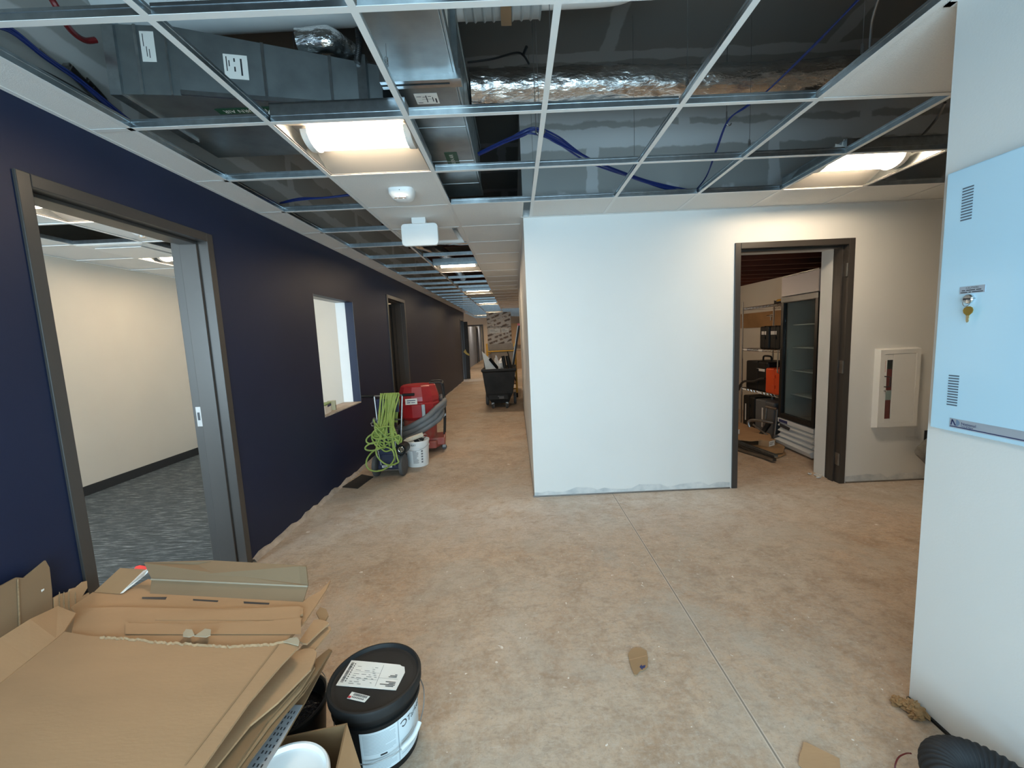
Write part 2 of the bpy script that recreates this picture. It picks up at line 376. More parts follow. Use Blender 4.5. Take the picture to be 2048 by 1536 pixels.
def wrapprint():
    m, nt, b = nodes('printed_wrap'); L = nt.links.new; b.inputs['Roughness'].default_value = .5
    tc = N(nt, 'ShaderNodeTexCoord'); mp = N(nt, 'ShaderNodeMapping'); mp.inputs['Rotation'].default_value = (0, .32, 0); L(tc.outputs['Object'], mp.inputs[0])
    sp = N(nt, 'ShaderNodeSeparateXYZ'); L(mp.outputs[0], sp.inputs[0]); cb = N(nt, 'ShaderNodeCombineXYZ'); L(sp.outputs[0], cb.inputs[0]); L(sp.outputs[2], cb.inputs[1])
    br = N(nt, 'ShaderNodeTexBrick'); br.inputs['Scale'].default_value = 1; br.inputs['Brick Width'].default_value = .30; br.inputs['Row Height'].default_value = .105
    br.inputs['Mortar Size'].default_value = .028; br.inputs['Color1'].default_value = (.09, .045, .02, 1); br.inputs['Color2'].default_value = (.20, .11, .05, 1)
    br.inputs['Mortar'].default_value = (.56, .48, .40, 1); L(cb.outputs[0], br.inputs[0])
    n = N(nt, 'ShaderNodeTexNoise'); n.inputs['Scale'].default_value = 9; n.inputs['Detail'].default_value = 5; L(tc.outputs['Object'], n.inputs[0])
    r = N(nt, 'ShaderNodeMapRange'); r.inputs[1].default_value = .42; r.inputs[2].default_value = .50; L(n.outputs[0], r.inputs[0])
    mx = N(nt, 'ShaderNodeMix', data_type='RGBA'); L(r.outputs[0], mx.inputs[0]); mx.inputs[6].default_value = (.58, .52, .46, 1); L(br.outputs[0], mx.inputs[7])
    L(mx.outputs[2], b.inputs['Base Color'])
    bp = N(nt, 'ShaderNodeBump'); bp.inputs['Strength'].default_value = .5; bp.inputs['Distance'].default_value = .02; L(n.outputs[0], bp.inputs['Height']); L(bp.outputs[0], b.inputs['Normal'])
    return m
WRAP = wrapprint()

# ------------------------------------------------------------------ the setting
H = 2.42; LID = 3.30
def wall_y(name, x0, x1, y0, y1, z0, z1, ops, mats, fm):      # wall running along y with openings (ya, yb, za, zb)
    mb = MB(); y = y0
    for ya, yb, za, zb in sorted(ops):
        mb.box((x0, y, z0), (x1, ya, z1), fm=fm)
        if za > z0: mb.box((x0, ya, z0), (x1, yb, za), fm=fm)
        if zb < z1: mb.box((x0, ya, zb), (x1, yb, z1), fm=fm)
        y = yb
    mb.box((x0, y, z0), (x1, y1, z1), fm=fm); return mb
def wall_x(mb, y0, y1, x0, x1, z0, z1, ops, fm):
    x = x0
    for xa, xb, za, zb in sorted(ops):
        mb.box((x, y0, z0), (xa, y1, z1), fm=fm)
        if za > z0: mb.box((xa, y0, z0), (xb, y1, za), fm=fm)
        if zb < z1: mb.box((xa, y0, zb), (xb, y1, z1), fm=fm)
        x = xb
    mb.box((x, y0, z0), (x1, y1, z1), fm=fm); return mb
XL, XLB = -1.845, -2.045
struct(box((XLB+.1, -3, -.08), (4.4, 21, 0)).build('floor', CONC))
struct(MB().box((-6.5, -3, -.08), (XLB+.1, 5.98, .006)).box((-6.5, 5.98, -.08), (XLB+.1, 13.4, .004)).build('floor', CARPET))
struct(box((-9, 15.4, -.08), (XLB+.1, 32, 0)).build('floor', CONC))
struct(box((XLB+.1, 21, -.08), (1, 32, 0)).build('floor', CONC))
mb = wall_y('', XLB, XL, -3, 15.4, 0, H, [(1.655, 2.64, 0, 2.13), (3.913, 4.85, .755, 1.92), (6.155, 7.125, 0, 2.13), (14.215, 15.185, 0, 2.13)], None, {'+x': 0, '-x': 1, '-y': 1, '+y': 1, '-z': 0, '+z': 1})
mb.box((XLB, -3, H), (XL, 15.4, LID), mi=2)
struct(mb.build('wall_left', [NAVY, WHITE, GYP_X]))
mb = wall_x(MB(), 3.6, 3.9, .112, 4.3, 0, H, [(1.90, 2.885, 0, 2.13)], {'-x': 0})
mb.box((.112, 3.6, H), (4.3, 3.9, LID), mi=1)
struct(mb.build('wall_front', [WHITE, GYP_Y]))
struct(MB().box((.112, 3.9, 0), (.27, 8.75, H)).box((.112, 3.9, H), (.27, 8.75, LID), mi=1).build('wall_corridor', [WHITE, GYP_X]))
struct(MB().box((1.437, -3, 0), (1.60, 1.425, LID)).build('wall_right', WHITE))
struct(MB().box((4.3, -.3, 0), (4.4, 8.6, LID)).box((1.6, -.4, 0), (4.4, -.3, LID)).build('wall_side', WHITE))
mb = wall_x(MB(), -1.7, -1.6, -6.5, 1.6, 0, LID, [(-4.3, -2.3, .6, 2.3), (-1.7, 1.3, .25, 2.35)], {})
struct(mb.build('wall_back', WHITE))
# glazing bars of the two front windows behind the camera
for n, (xa, xb, za, zb) in enumerate(((-1.7, 1.3, .25, 2.35), (-4.3, -2.3, .6, 2.3))):
    m = MB()
    for k in range(4): m.box((xa+(xb-xa-.05)*k/3, -1.68, za), (xa+(xb-xa-.05)*k/3+.05, -1.62, zb))
    m.box((xa, -1.68, za), (xb, -1.62, za+.05)).box((xa, -1.68, zb-.05), (xb, -1.62, zb))
    struct(m.build('window_%d' % (n+2), FRAME))
# lid over the suspended ceiling; the far corridor's ceiling
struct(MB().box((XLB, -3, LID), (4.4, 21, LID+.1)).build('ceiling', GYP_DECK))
struct(MB().box((XL, -3, H-.005), (1.437, .13, H+.02)).build('ceiling', TILE))
# room behind the first doorway
struct(MB().box((-4.6, -3, 0), (-4.5, 5.95, LID)).box((-4.6, 5.95, 0), (XLB, 6.03, LID)).build('wall_room', GREIGE))
struct(MB().box((-4.5, -3, .006), (-4.488, 5.95, .105)).box((-4.5, 5.938, .006), (XLB, 5.95, .105)).box((XLB-.012, 2.66, .006), (XLB, 5.95, .105)).build('baseboard_room', BASEV))
mb = MB()      # its ceiling: 2 ft tiles in a grid with two open cells and one lit cell
gx = [-4.5, -3.89, -3.28, -2.67, XLB]; gy = [-3, .18, .79, 1.40, 2.01, 2.62, 3.23, 3.84, 4.45, 5.06, 5.67, 5.95]
for i in range(4):
    for j in range(11):
        if (i, j) in ((1, 6), (2, 8), (1, 8), (2, 5), (2, 7)): continue
        mb.box((gx[i]+.012, gy[j]+.012, H+.008), (gx[i+1]-.012, gy[j+1]-.012, H+.02))
for x in gx: mb.box((x-.012, -3, H), (x+.012, 5.95, H+.006), mi=1).box((x-.003, -3, H+.006), (x+.003, 5.95, H+.04), mi=2)
for y in gy[1:-1]: mb.box((-4.5, y-.012, H-.001), (XLB, y+.012, H+.005), mi=1).box((-4.5, y-.003, H+.006), (XLB, y+.003, H+.04), mi=2)
struct(mb.build('ceiling', [TILE, TEEW, GALV]))
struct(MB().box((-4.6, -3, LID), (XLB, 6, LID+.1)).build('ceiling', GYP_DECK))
# room behind the second doorway
struct(MB().box((-6.5, 6.03, 0), (-6.4, 13.4, LID)).box((-6.5, 13.3, 0), (XLB, 13.4, LID)).box((-6.4, 6.03, 0), (-4.6, 6.1, LID)).build('wall_room', GREIGE))
struct(MB().box((-6.4, 13.288, .004), (XLB, 13.3, .105)).build('baseboard_room', BASEV))
mb = MB()
for j in range(12):
    if j in (4, 7): continue
    mb.box((-6.4, 6.05+.61*j, H+.005), (XLB, 6.05+.61*j+.598, H+.02))
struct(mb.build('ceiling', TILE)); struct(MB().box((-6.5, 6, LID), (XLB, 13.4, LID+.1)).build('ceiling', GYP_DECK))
# end of the corridor
GREIGE2 = mat('warm_beige_paint', (.66, .55, .42), .6)
mb = wall_x(MB(), 19.9, 20.05, -9, 4.4, 0, LID, [(-2.28, -1.50, 0, 2.11)], {})
struct(mb.build('wall_end', GREIGE2))
struct(MB().box((-9, 15.3, 0), (XLB, 15.4, LID)).box((4.3, 8.6, 0), (4.4, 20, LID)).box((.27, 8.6, 0), (4.3, 8.75, LID)).build('wall_side', GREIGE))
struct(MB().box((-9, 15.4, LID), (XLB, 21, LID+.1)).box((-9, 20.05, 2.5), (1, 32, 2.6)).build('ceiling', TILE))
struct(MB().box((-1.25, 20.05, 0), (-1.15, 32, 2.5)).box((-6, 29.6, 0), (-1.25, 29.7, 2.5)).build('wall_end', GREIGE))
mb = wall_y('', -2.47, -2.37, 20.05, 29.6, 0, 2.5, [(25.6, 26.6, 0, 2.1)], None, {})
struct(mb.build('wall_end', mat('pale_blue_paint', (.33, .40, .56), .5)))
struct(MB().box((-2.38, 25.5, 0), (-2.34, 25.6, 2.2)).box((-2.38, 26.6, 0), (-2.34, 26.7, 2.2)).box((-2.38, 25.5, 2.1), (-2.34, 26.7, 2.2)).box((-2.46, 25.6, 0), (-2.42, 26.6, 2.1)).build('door_6', FRAME))

# ragged strips of raw board and sill plate along the unfinished wall feet
def ragged(p0, p1, nrm, hmin, hmax, dep, n, seed):
    rnd = random.Random(seed); mb = MB(); p0, p1, nrm = Vector(p0), Vector(p1), Vector(nrm)
    hs = [rnd.uniform(hmin, hmax) for _ in range(n+1)]; ds = [dep*rnd.uniform(.75, 1.25) for _ in range(n+1)]
    b = []
    for i in range(n+1):
        p = p0.lerp(p1, i/n); b.append(mb.add([p, p + nrm*ds[i], p + nrm*ds[i]*.5 + Vector((0,0,hs[i])), p + Vector((0,0,hs[i]*1.1))]))
    for i in range(n):
        for k in range(3): mb.face((b[i]+k, b[i+1]+k, b[i+1]+k+1, b[i]+k+1))
        mb.face((b[i]+3, b[i+1]+3, b[i+1], b[i]))
    return mb
mb = MB()
for a, c, s in ((2.67, 6.12, 1), (7.16, 14.19, 2), (-.5, 1.63, 3)):
    q = ragged((XL+.001, a, .001), (XL+.001, c, .001), (1, 0, 0), .016, .040, .028, int((c-a)*14), s)
    b0 = len(mb.v); mb.v += q.v; mb.f += [tuple(i+b0 for i in f) for f in q.f]; mb.mi += q.mi; mb.sm += q.sm
struct(mb.build('trim_1', RAW))
mb = MB()
for a, c, s in ((.112, 1.87, 4), (2.915, 4.3, 5)):
    q = ragged((a, 3.599, .001), (c, 3.599, .001), (0, -1, 0), .028, .070, .004, int((c-a)*16), s)
    b0 = len(mb.v); mb.v += q.v; mb.f += [tuple(i+b0 for i in f) for f in q.f]; mb.mi += q.mi; mb.sm += q.sm
struct(mb.build('trim_2', mat('mud_grey', (.47, .51, .53), .8, var=.3, scale=12, col2=(.70, .71, .70))))
struct(MB().box((.10, 3.59, 0), (1.87, 3.599, .012)).box((2.915, 3.59, 0), (4.3, 3.599, .012)).box((.103, 3.6, 0), (.111, 8.75, .014)).build('trim_3', STEELD))
struct(MB().box((1.428, -1, 0), (1.4365, 1.425, .010)).build('trim_4', BLACKP))

# hollow-metal door frames, built in a local frame: x along the wall, y into it
def door_frame(name, M, wd, h, D, left_stop=True, strike=None, hinges=None, f=.05, p=.012):
    mb = MB()
    mb.box((-f, -p, 0), (0, D+p, h+f)).box((wd, -p, 0), (wd+f, D+p, h+f)).box((0, -p, h), (wd, D+p, h+f))
    s0, s1 = .048, D-.048
    mb.box((0, s0, 0), (.016, s1, h)).box((wd-.016, s0, 0), (wd, s1, h)).box((.016, s0, h-.016), (wd-.016, s1, h))
    o = mb.build(name, FRAME, bevel=.003); o.matrix_world = M; struct(o)
    if strike:
        xs = wd-.0165 if strike == 'r' else .0165
        xs = wd - .0005 if strike == 'r' else .0005
        q = MB().box((xs-.002, D-.042, .96), (xs+.001, D-.008, 1.085)).box((xs-.003, D-.030, 1.0), (xs, D-.016, 1.05), mi=1)
        part(q.build('strike_plate', [STEELD, INK], o), 'dull metal strike plate')
    if hinges:
        xs = wd if hinges == 'r' else 0
        for z in (.22, 1.05, 1.88):
            q = MB().box((xs-.004, .006, z-.055), (xs, .046, z+.055)).tube([(xs-.006, -.002, z-.055), (xs-.006, -.002, z+.055)], .007, 8)
            part(q.build('hinge', STEELD, o), 'dull steel hinge leaf without a door')
    return o
MX = lambda y: Matrix.Translation((XL, y, 0)) @ Matrix(((0,-1,0,0),(1,0,0,0),(0,0,1,0),(0,0,0,1)))   # wall facing +x: local x -> +y, local y -> -x
d1 = door_frame('door_1', MX(1.69), .915, 2.09, .20, strike='r')
d2 = door_frame('door_2', MX(6.19), .90, 2.09, .20)
d3 = door_frame('door_3', MX(14.25), .90, 2.09, .20)
d4 = door_frame('door_4', Matrix.Translation((1.935, 3.6, 0)), .915, 2.09, .155, hinges='r')
struct(MB().box((2.85, 3.757, 0), (2.93, 3.91, 2.14)).box((1.86, 3.757, 0), (1.934, 3.91, 2.14)).box((1.86, 3.757, 2.09), (2.93, 3.91, 2.15)).build('trim_5', PRIMER))
d5 = door_frame('door_5', Matrix.Translation((-2.24, 19.9, 0)), .70, 2.07, .15)
# open leaves of the second and third doorways
lf = box((-.045, 0, .012), (0, .86, 2.08)).build('door_leaf', mat('dark_door', (.024, .020, .016), .6, spec=.25), d2, bevel=.002)
lf.matrix_local = Matrix.Translation((.93, .215, 0)) @ Matrix.Rotation(-1.22, 4, 'Z')
MB().tube([(-.05, .80, 1.0), (-.10, .80, 1.0)], .011, 10).tube([(-.10, .81, 1.0), (-.10, .69, 1.0)], .010, 10).build('door_handle', CHROME, lf)
lf = box((0, -.88, .012), (.045, 0, 2.08)).build('door_leaf', bpy.data.materials['dark_door'], d3, bevel=.002)
lf.matrix_local = Matrix.Translation((.85, -.014, 0)) @ Matrix.Rotation(.12, 4, 'Z') @ Matrix.Scale(.16, 4, (0, 1, 0))
# opening in the blue wall: bare reveals with the paint returned halfway
mb = MB(); ya, yb, za, zb = 3.913, 4.85, .755, 1.92; xm = -1.935
mb.box((xm, yb-.004, za), (XL-.001, yb, zb), mi=1).box((XLB, yb-.004, za), (xm, yb, zb), mi=0)
mb.box((xm, ya, zb-.004), (XL-.001, yb-.004, zb), mi=1).box((XLB, ya, zb-.004), (xm, yb-.004, zb), mi=0)
mb.box((XLB, ya, za), (XL-.001, ya+.004, zb), mi=0)
mb.box((XLB-.01, ya+.004, za), (XL+.002, yb-.004, za+.012), mi=2)
struct(mb.build('window_1', [PRIMER, NAVY, RAW]))
# storage room: joists
struct(MB().box((.27, 3.9, 2.38), (4.3, 8.6, 2.46)).build('ceiling', JOIST))
for k in range(11):
    struct(box((.27, 4.1+.41*k, 2.14), (4.3, 4.145+.41*k, 2.38)).build('trim_%d' % (6+k), JOIST))
struct(MB().box((3.92, 3.9, 0), (4.3, 8.6, 2.14)).build('wall_storage', GREIGE))
struct(MB().box((.27, 8.4, 0), (3.92, 8.6, 2.14)).build('wall_storage', GREIGE))

# ------------------------------------------------------------------ suspended ceiling grid
G = .6096; X0, Y0 = -1.0465, 1.3569
gxs = lambda i: X0 + G*i
gys = lambda j: Y0 + G*j
grid = thing('ceiling_grid', 'white and galvanized suspended ceiling grid, mostly open with its tiles left out', 'ceiling grid', (0, 0, H))
def tee(name, a, b, top=.040):
    a, b = Vector(a), Vector(b); d = (b-a).normalized(); n = Vector((-d.y, d.x, 0)); mb = MB()
    def bar(w, z0, z1, mi):
        p = [a - n*w, a + n*w, b + n*w, b - n*w]
        mb.prism([Vector((q.x, q.y, z0)) for q in p], (0, 0, z1-z0), mi)
    bar(.012, 0, .0015, 0); bar(.011, .0015, .003, 1); bar(.0012, .003, top-.008, 1); bar(.0035, top-.010, top, 1)
    L = (b-a).length; k = int(L/.05)
    return mb.build(name, [TEEW, GALV], grid)
for i in (-1, 0, 1, 2, 3, 4, 5, 6):
    tee('main_tee', (gxs(i), .14, -.001), (gxs(i), 19.9 if i < 2 else 3.6, 0))
for j in range(-1, 31):
    y = gys(j)
    if y > 19.8: break
    if j <= 12:
        tee('cross_tee', (XL, y, 0), (gxs(0)-.012, y, 0)); tee('cross_tee', (gxs(0)+.012, y, 0), (gxs(1)-.012, y, 0))
        if j > 3: tee('cross_tee', (gxs(1)+.012, y, 0), (.112, y, 0))
    else: tee('cross_tee', (XL, y, 0), (.112 if y < 8.7 else 3.5, y, 0))
    if j <= 3:
        for i in (1, 2, 3, 4, 5, 6):
            if j == 3 and i == 1: pass
            tee('cross_tee', (gxs(i)+.012, y, 0), (gxs(i+1)-.012, y, 0))
mb = MB()
for a, b in (((XL, -3), (XL+.022, 15.4)), ((.09, 3.6), (.112, 8.75)), ((.09, 3.578), (4.3, 3.6)), ((1.415, -3), (1.437, 1.447)), ((1.415, 1.425), (1.62, 1.447))):
    mb.box((a[0], a[1], -.001), (b[0], b[1], .0015))
for a, b in (((XL, -3), (XL+.001, 15.4)), ((.111, 3.6), (.112, 8.75)), ((.112, 3.599), (4.3, 3.6))):
    mb.box((a[0], a[1], 0), (b[0], b[1], .022))
mb.build('wall_angle', TEEW, grid)
# hanger wires from the lid down to the main tees
for i, j in ((1, .55), (2, .45), (2, 1.55), (3, .9), (3, 2.2), (4, .62), (4, 1.9), (0, 1.5), (0, 2.6), (5, .3), (2, 2.7), (1, 4.4), (0, 5.3)):
    x, y = gxs(i), gys(j)
    mb = MB().tube([(x, y, .03), (x+.004, y+.003, .25), (x, y, LID-H)], .0014, 5)
    mb.tube([(x+.006*math.cos(t), y, .045+t*.0016+.012*math.sin(t)) for t in [k*.7 for k in range(28)]], .0013, 5)
    part(mb.build('hanger_wire', STEELD, grid), 'thin twisted hanger wire')

def tile(x0, x1, y0, y1, label, group=None):
    o = box((-(x1-x0)/2+.005, -(y1-y0)/2+.005, 0), ((x1-x0)/2-.005, (y1-y0)/2-.005, .014)).build('ceiling_tile', TILE)
    o.location = ((x0+x1)/2, (y0+y1)/2, H+.0035)
    return tag(o, label, 'ceiling tile', group)
for j in range(-2, 23):
    y0, y1 = gys(j), min(gys(j+1), 15.4)
    tile(XL, gxs(-1), y0, y1, 'narrow white border tile in the ceiling row along the top of the blue wall', 'border tiles along the blue wall')
tile(gxs(0), gxs(1), gys(2), gys(3), 'white ceiling tile that carries the white emergency light with two lamps')
tile(gxs(0), gxs(1), gys(3), gys(4), 'white ceiling tile above the blank white exit sign')
tile(gxs(0), gxs(1), gys(13), gys(14), 'lone white tile just beyond the corridor light third in line', None)
tile(gxs(1), .112, gys(3), gys(4), 'cut white tile at the left corner of the white wall, first of the corridor column')
for j in range(4, 21):
    tile(gxs(1), .112 if gys(j+1) < 8.8 else gxs(2), gys(j), gys(j+1), 'white ceiling tile in the closed column on the right side of the corridor', 'corridor ceiling tiles')
for i, lab in ((2, 'white cut ceiling tile over the left end of the white wall'), (3, 'white cut ceiling tile over the middle of the white wall, left of the sawn floor joint'),
               (4, 'white cut ceiling tile over the middle of the white wall, left of the storage doorway'), (5, 'white cut ceiling tile in front of the dark storage doorway head'),
               (6, 'white cut ceiling tile above the extinguisher cabinet, beyond the right light'), (7, 'white cut ceiling tile at the far right, beyond the right light')):
    tile(gxs(i), gxs(i+1), gys(3), 3.6, lab)
tile(gxs(4), gxs(5), gys(0), gys(1), 'large white ceiling tile at the top right beside the pale blue wall end')
for i in (5, 6):
    tile(gxs(i), gxs(i+1), gys(0), gys(1), 'white ceiling tile behind the right wall end')

# ------------------------------------------------------------------ fluorescent troffers
def troffer(loc, label, group='recessed square ceiling lights'):
    t = thing('ceiling_light', label, 'ceiling light', loc, 0, group)
    h = .300; mb = MB()
    prof = [(-h, 0), (-h+.012, .004), (-.19, .045), (-.12, .075), (.12, .075), (.19, .045), (h-.012, .004), (h, 0)]
    for (ya, za), (yb, zb) in zip(prof, prof[1:]):
        b = mb.add([(-h, ya, za), (h, ya, za), (h, yb, zb), (-h, yb, zb)]); mb.face((b, b+3, b+2, b+1), 0)
    for s in (-1, 1):
        b = mb.add([(s*h, y, z) for y, z in prof]); mb.face([b+k for k in range(8)], 0)
        mb.box((s*h, -h, 0), (s*(h-.014), h, .003)); mb.box((-h, s*h, 0), (h, s*(h-.012), .003))
    mb.box((-h, -h, .077), (h, h, .085), mi=1).box((-h, -h, .004), (-h+.002, h, .085), mi=1).box((h-.002, -h, .004), (h, h, .085), mi=1)
    mb.box((-h, -h, .004), (h, -h+.002, .085), mi=1).box((-h, h-.002, .004), (h, h, .085), mi=1)
    mb.build('housing', [mat('troffer_enamel', (.20, .197, .19), .6) if 'troffer_enamel' not in bpy.data.materials else bpy.data.materials['troffer_enamel'], GALV], t)
    arc = [(.090*math.sin(a), .073-.054*math.cos(a)) for a in [(-80+20*k)*PI/180 for k in range(9)]]
    mb = MB(); r = []
    for x in (-.235, .235): r.append(mb.add([(x, y, z) for y, z in arc]))
    for k in range(8): mb.face((r[0]+k, r[1]+k, r[1]+k+1, r[0]+k+1), 0, True)
    for q in r: mb.face([q+k for k in range(9)], 0)
    part(mb.build('lens', LENS, t), 'glowing warm white lens')
    for s in (-1, 1):
        mb = MB(); rr = []
        for x in (s*.236, s*.268):
            rr.append(mb.add([(x, .102*math.sin(a), .075-.064*math.cos(a)) for a in [(-85+17*k)*PI/180 for k in range(11)]]))
        for k in range(10): mb.face((rr[0]+k, rr[1]+k, rr[1]+k+1, rr[0]+k+1), 0, True)
        for q in rr: mb.face([q+k for k in range(11)], 0)
        part(mb.build('end_bracket', TEEW, t), 'curved white end cap of the lens')
    return t
cc = lambda i, j: (gxs(i)+G/2, gys(j)+G/2, H+.0035)
tr = troffer(cc(0, 1), 'nearest lit ceiling light, left of the metal duct', None)
del_group = None
for k, (i, j, lab) in enumerate(((5, 2, 'lit ceiling light at the right, above the storage doorway and extinguisher cabinet'), (0, 7, 'lit corridor ceiling light just beyond the blank exit sign'),
    (0, 12, 'lit corridor ceiling light beyond the second doorway, second past the exit sign'), (0, 17, 'lit corridor ceiling light third past the exit sign'),
    (0, 23, 'lit corridor ceiling light over the wrapped panel stack'), (-1, 26, 'farthest lit ceiling light at the end of the corridor'))):
    dup(tr, cc(i, j), lab)
dup(tr, (-3.59, 4.755, H+.008), 'lit ceiling light in the carpeted room, seen at the top of the first doorway')
dup(tr, (-2.975, 2.925, H+.008), 'lit ceiling light in the carpeted room nearest the doorway head')
dup(tr, (-3.2, 8.78, H+.008), 'lit ceiling light in the room behind the second doorway, nearer one', rotz=0)
dup(tr, (-3.2, 10.6, H+.008), 'lit ceiling light in the room behind the second doorway, farther one', rotz=0)
dup(tr, (-1.8, 22.5, 2.41), 'nearer unseen fill light added beyond the far doorway'); dup(tr, (-1.8, 27.3, 2.41), 'farther unseen fill light added beyond the far doorway'); dup(tr, (2.6, 11.5, H-.10), 'unseen fill light added in the side space beyond the corridor wall'); dup(tr, (2.5, 16.5, H-.10), 'unseen fill light added in the side space near the far cabinets'); dup(tr, (1.3, 18.2, H-.10), 'unseen fill light added in the side space closest to the far wall'); dup(tr, (-4, 18, H-.10), 'unseen fill light added in the side space left of the corridor end')  # out-of-view lights added to brighten the corridor end and the far doorway
# unseen bulb added under the storage joists to brighten the room
t = thing('fill_bulb', 'added unseen bulb that brightens the storage room, under its joists', 'fill lamp', (1.9, 6.3, 2.14))
MB().tube([(0, 0, 0), (0, 0, -.25)], .004, 6).build('flex', BLACKC, t)
MB().lathe([(.02, -.25), (.02, -.30)], 12).build('socket', WHITEP, t)
MB().lathe([(.018, -.30), (.035, -.34), (.032, -.375), (.0, -.395)], 16).build('bulb', emit('bulb_glow', (1, .75, .5), 260), t)

# ------------------------------------------------------------------ devices on the ceiling
t = thing('emergency_light', 'small white emergency light with clear lamp lens on the ceiling tile', 'emergency light', (-.70, 2.86, H+.0035))
mb = MB(); secs = []
for z, sx, sy, oy in ((0, .082, .070, 0), (-.03, .080, .066, .0), (-.055, .062, .045, .012), (-.066, .035, .025, .02)):
    secs.append(mb.add([(sx*math.copysign(abs(math.cos(a))**.5, math.cos(a)), oy+sy*math.copysign(abs(math.sin(a))**.5, math.sin(a)), z) for a in [2*PI*k/28 for k in range(28)]]))
for A, B in zip(secs, secs[1:]):
    for k in range(28): mb.face((A+k, B+k, B+(k+1) % 28, A+(k+1) % 28), 0, True)
mb.face([secs[-1]+k for k in range(28)][::-1]); mb.face([secs[0]+k for k in range(28)])
mb.build('housing', WHITEP, t, sharp=60)
mb = MB().obox((0, -.045, -.052), (.075, .006, .036), RX(-.75), 0)
for s in (-.019, .019):
    for q in (-.007, .007): mb.lathe([(.006, 0), (.004, .004), (0, .005)], 8, 1, Matrix.Translation((s, -.049, -.055+q)) @ Matrix.Rotation(PI/2, 4, 'X'))
part(mb.build('lamp_lens', [CHROME, LEDL], t), 'clear lamp lens')
MB().lathe([(.003, 0), (.003, .002)], 8, 0, Matrix.Translation((0, -.066, -.018)) @ Matrix.Rotation(PI/2, 4, 'X')).build('test_button', INK, t)
t = thing('exit_sign', 'blank white rounded exit sign hanging from a ceiling tile', 'exit sign', (-.735, 3.50, H+.0035))
def rrect(wd, hh, r, n=6):
    P = []
    for cx, cy, a0 in ((wd/2-r, hh/2-r, 0), (-wd/2+r, hh/2-r, 90), (-wd/2+r, -hh/2+r, 180), (wd/2-r, -hh/2+r, 270)):
        P += [(cx + r*math.cos((a0+90*k/n)*PI/180), cy + r*math.sin((a0+90*k/n)*PI/180)) for k in range(n+1)]
    return P
MB().prism([(x, -.017, z-.128) for x, z in rrect(.296, .176, .03)], (0, .034, 0)).build('sign_plate', WHITEP, t, bevel=.006)
MB().prism([(x, -.03, z-.016) for x, z in rrect(.112, .060, .012)], (0, .06, 0)).build('canopy', WHITEP, t, bevel=.004)
t = thing('air_diffuser', 'square white ceiling diffuser behind the blank exit sign', 'air diffuser', cc(0, 4))
mb = MB(); h = .298
for a, c in (((-h, -h), (h, -h+.03)), ((-h, h-.03), (h, h)), ((-h, -h), (-h+.03, h)), ((h-.03, -h), (h, h))): mb.box((a[0], a[1], 0), (c[0], c[1], .004))
mb.box((-h, -h, .10), (h, h, .102), mi=1)
for sx in (-1, 1):
    b = mb.add([(sx*(h-.03), -h+.03, .004), (sx*(h-.03), h-.03, .004), (sx*.2, h-.09, .10), (sx*.2, -h+.09, .10)]); mb.face((b, b+1, b+2, b+3))
    b = mb.add([(-h+.03, sx*(h-.03), .004), (h-.03, sx*(h-.03), .004), (h-.09, sx*.2, .10), (-h+.09, sx*.2, .10)]); mb.face((b, b+1, b+2, b+3))
mb.build('frame', [WHITEP, GALV], t)
MB().box((-.215, -.215, .010), (.215, .215, .016)).box((-.002, -.002, .016), (.002, .002, .1)).build('plaque', WHITEP, t, bevel=.003)
t = thing('air_diffuser', 'white ceiling diffuser in the carpeted room, beside the open ceiling cell', 'air diffuser', (-3.585, 4.145, H-.004))
MB().box((-.295, -.295, 0), (.295, .295, .004)).build('frame', WHITEP, t); MB().box((-.21, -.21, -.012), (.21, .21, -.006)).box((-.01, -.01, -.006), (.01, .01, 0)).build('plaque', WHITEP, t)
t = thing('smoke_detector', 'round white detector on the carpeted room ceiling, seen under the doorway head', 'smoke detector', (-3.0, 3.53, H+.006))
MB().lathe([(.065, 0), (.065, -.02), (.045, -.035), (.0, -.037)], 20).build('base', WHITEP, t); MB().lathe([(.03, -.036), (.025, -.05), (0, -.052)], 16).build('sensor', CHROME, t)

# ------------------------------------------------------------------ above the ceiling grid
def lines(mb, o, ex, ey, rows, mi):          # printed bars: (x0, x1, y0, y1) on the plane o + x ex + y ey, a hair proud of it
    n = ex.cross(ey).normalized()
    for x0, x1, y0, y1 in rows:
        b = mb.add([o+ex*x0+ey*y0+n*.0006, o+ex*x1+ey*y0+n*.0006, o+ex*x1+ey*y1+n*.0006, o+ex*x0+ey*y1+n*.0006]); mb.face((b, b+1, b+2, b+3), mi)
def sticker(name, o, ex, ey, wd, hh, rows, parent, inks=INK, base=PAPER, label=None):
    o, ex, ey = Vector(o), Vector(ex).normalized(), Vector(ey).normalized(); n = ex.cross(ey)
    mb = MB().prism([o, o+ex*wd, o+ex*wd+ey*hh, o+ey*hh], n*.0008, 0)
    lines(mb, o+n*.0008, ex, ey, rows, 1)
    q = mb.build(name, [base, inks], parent)
    if label: part(q, label)
    return q
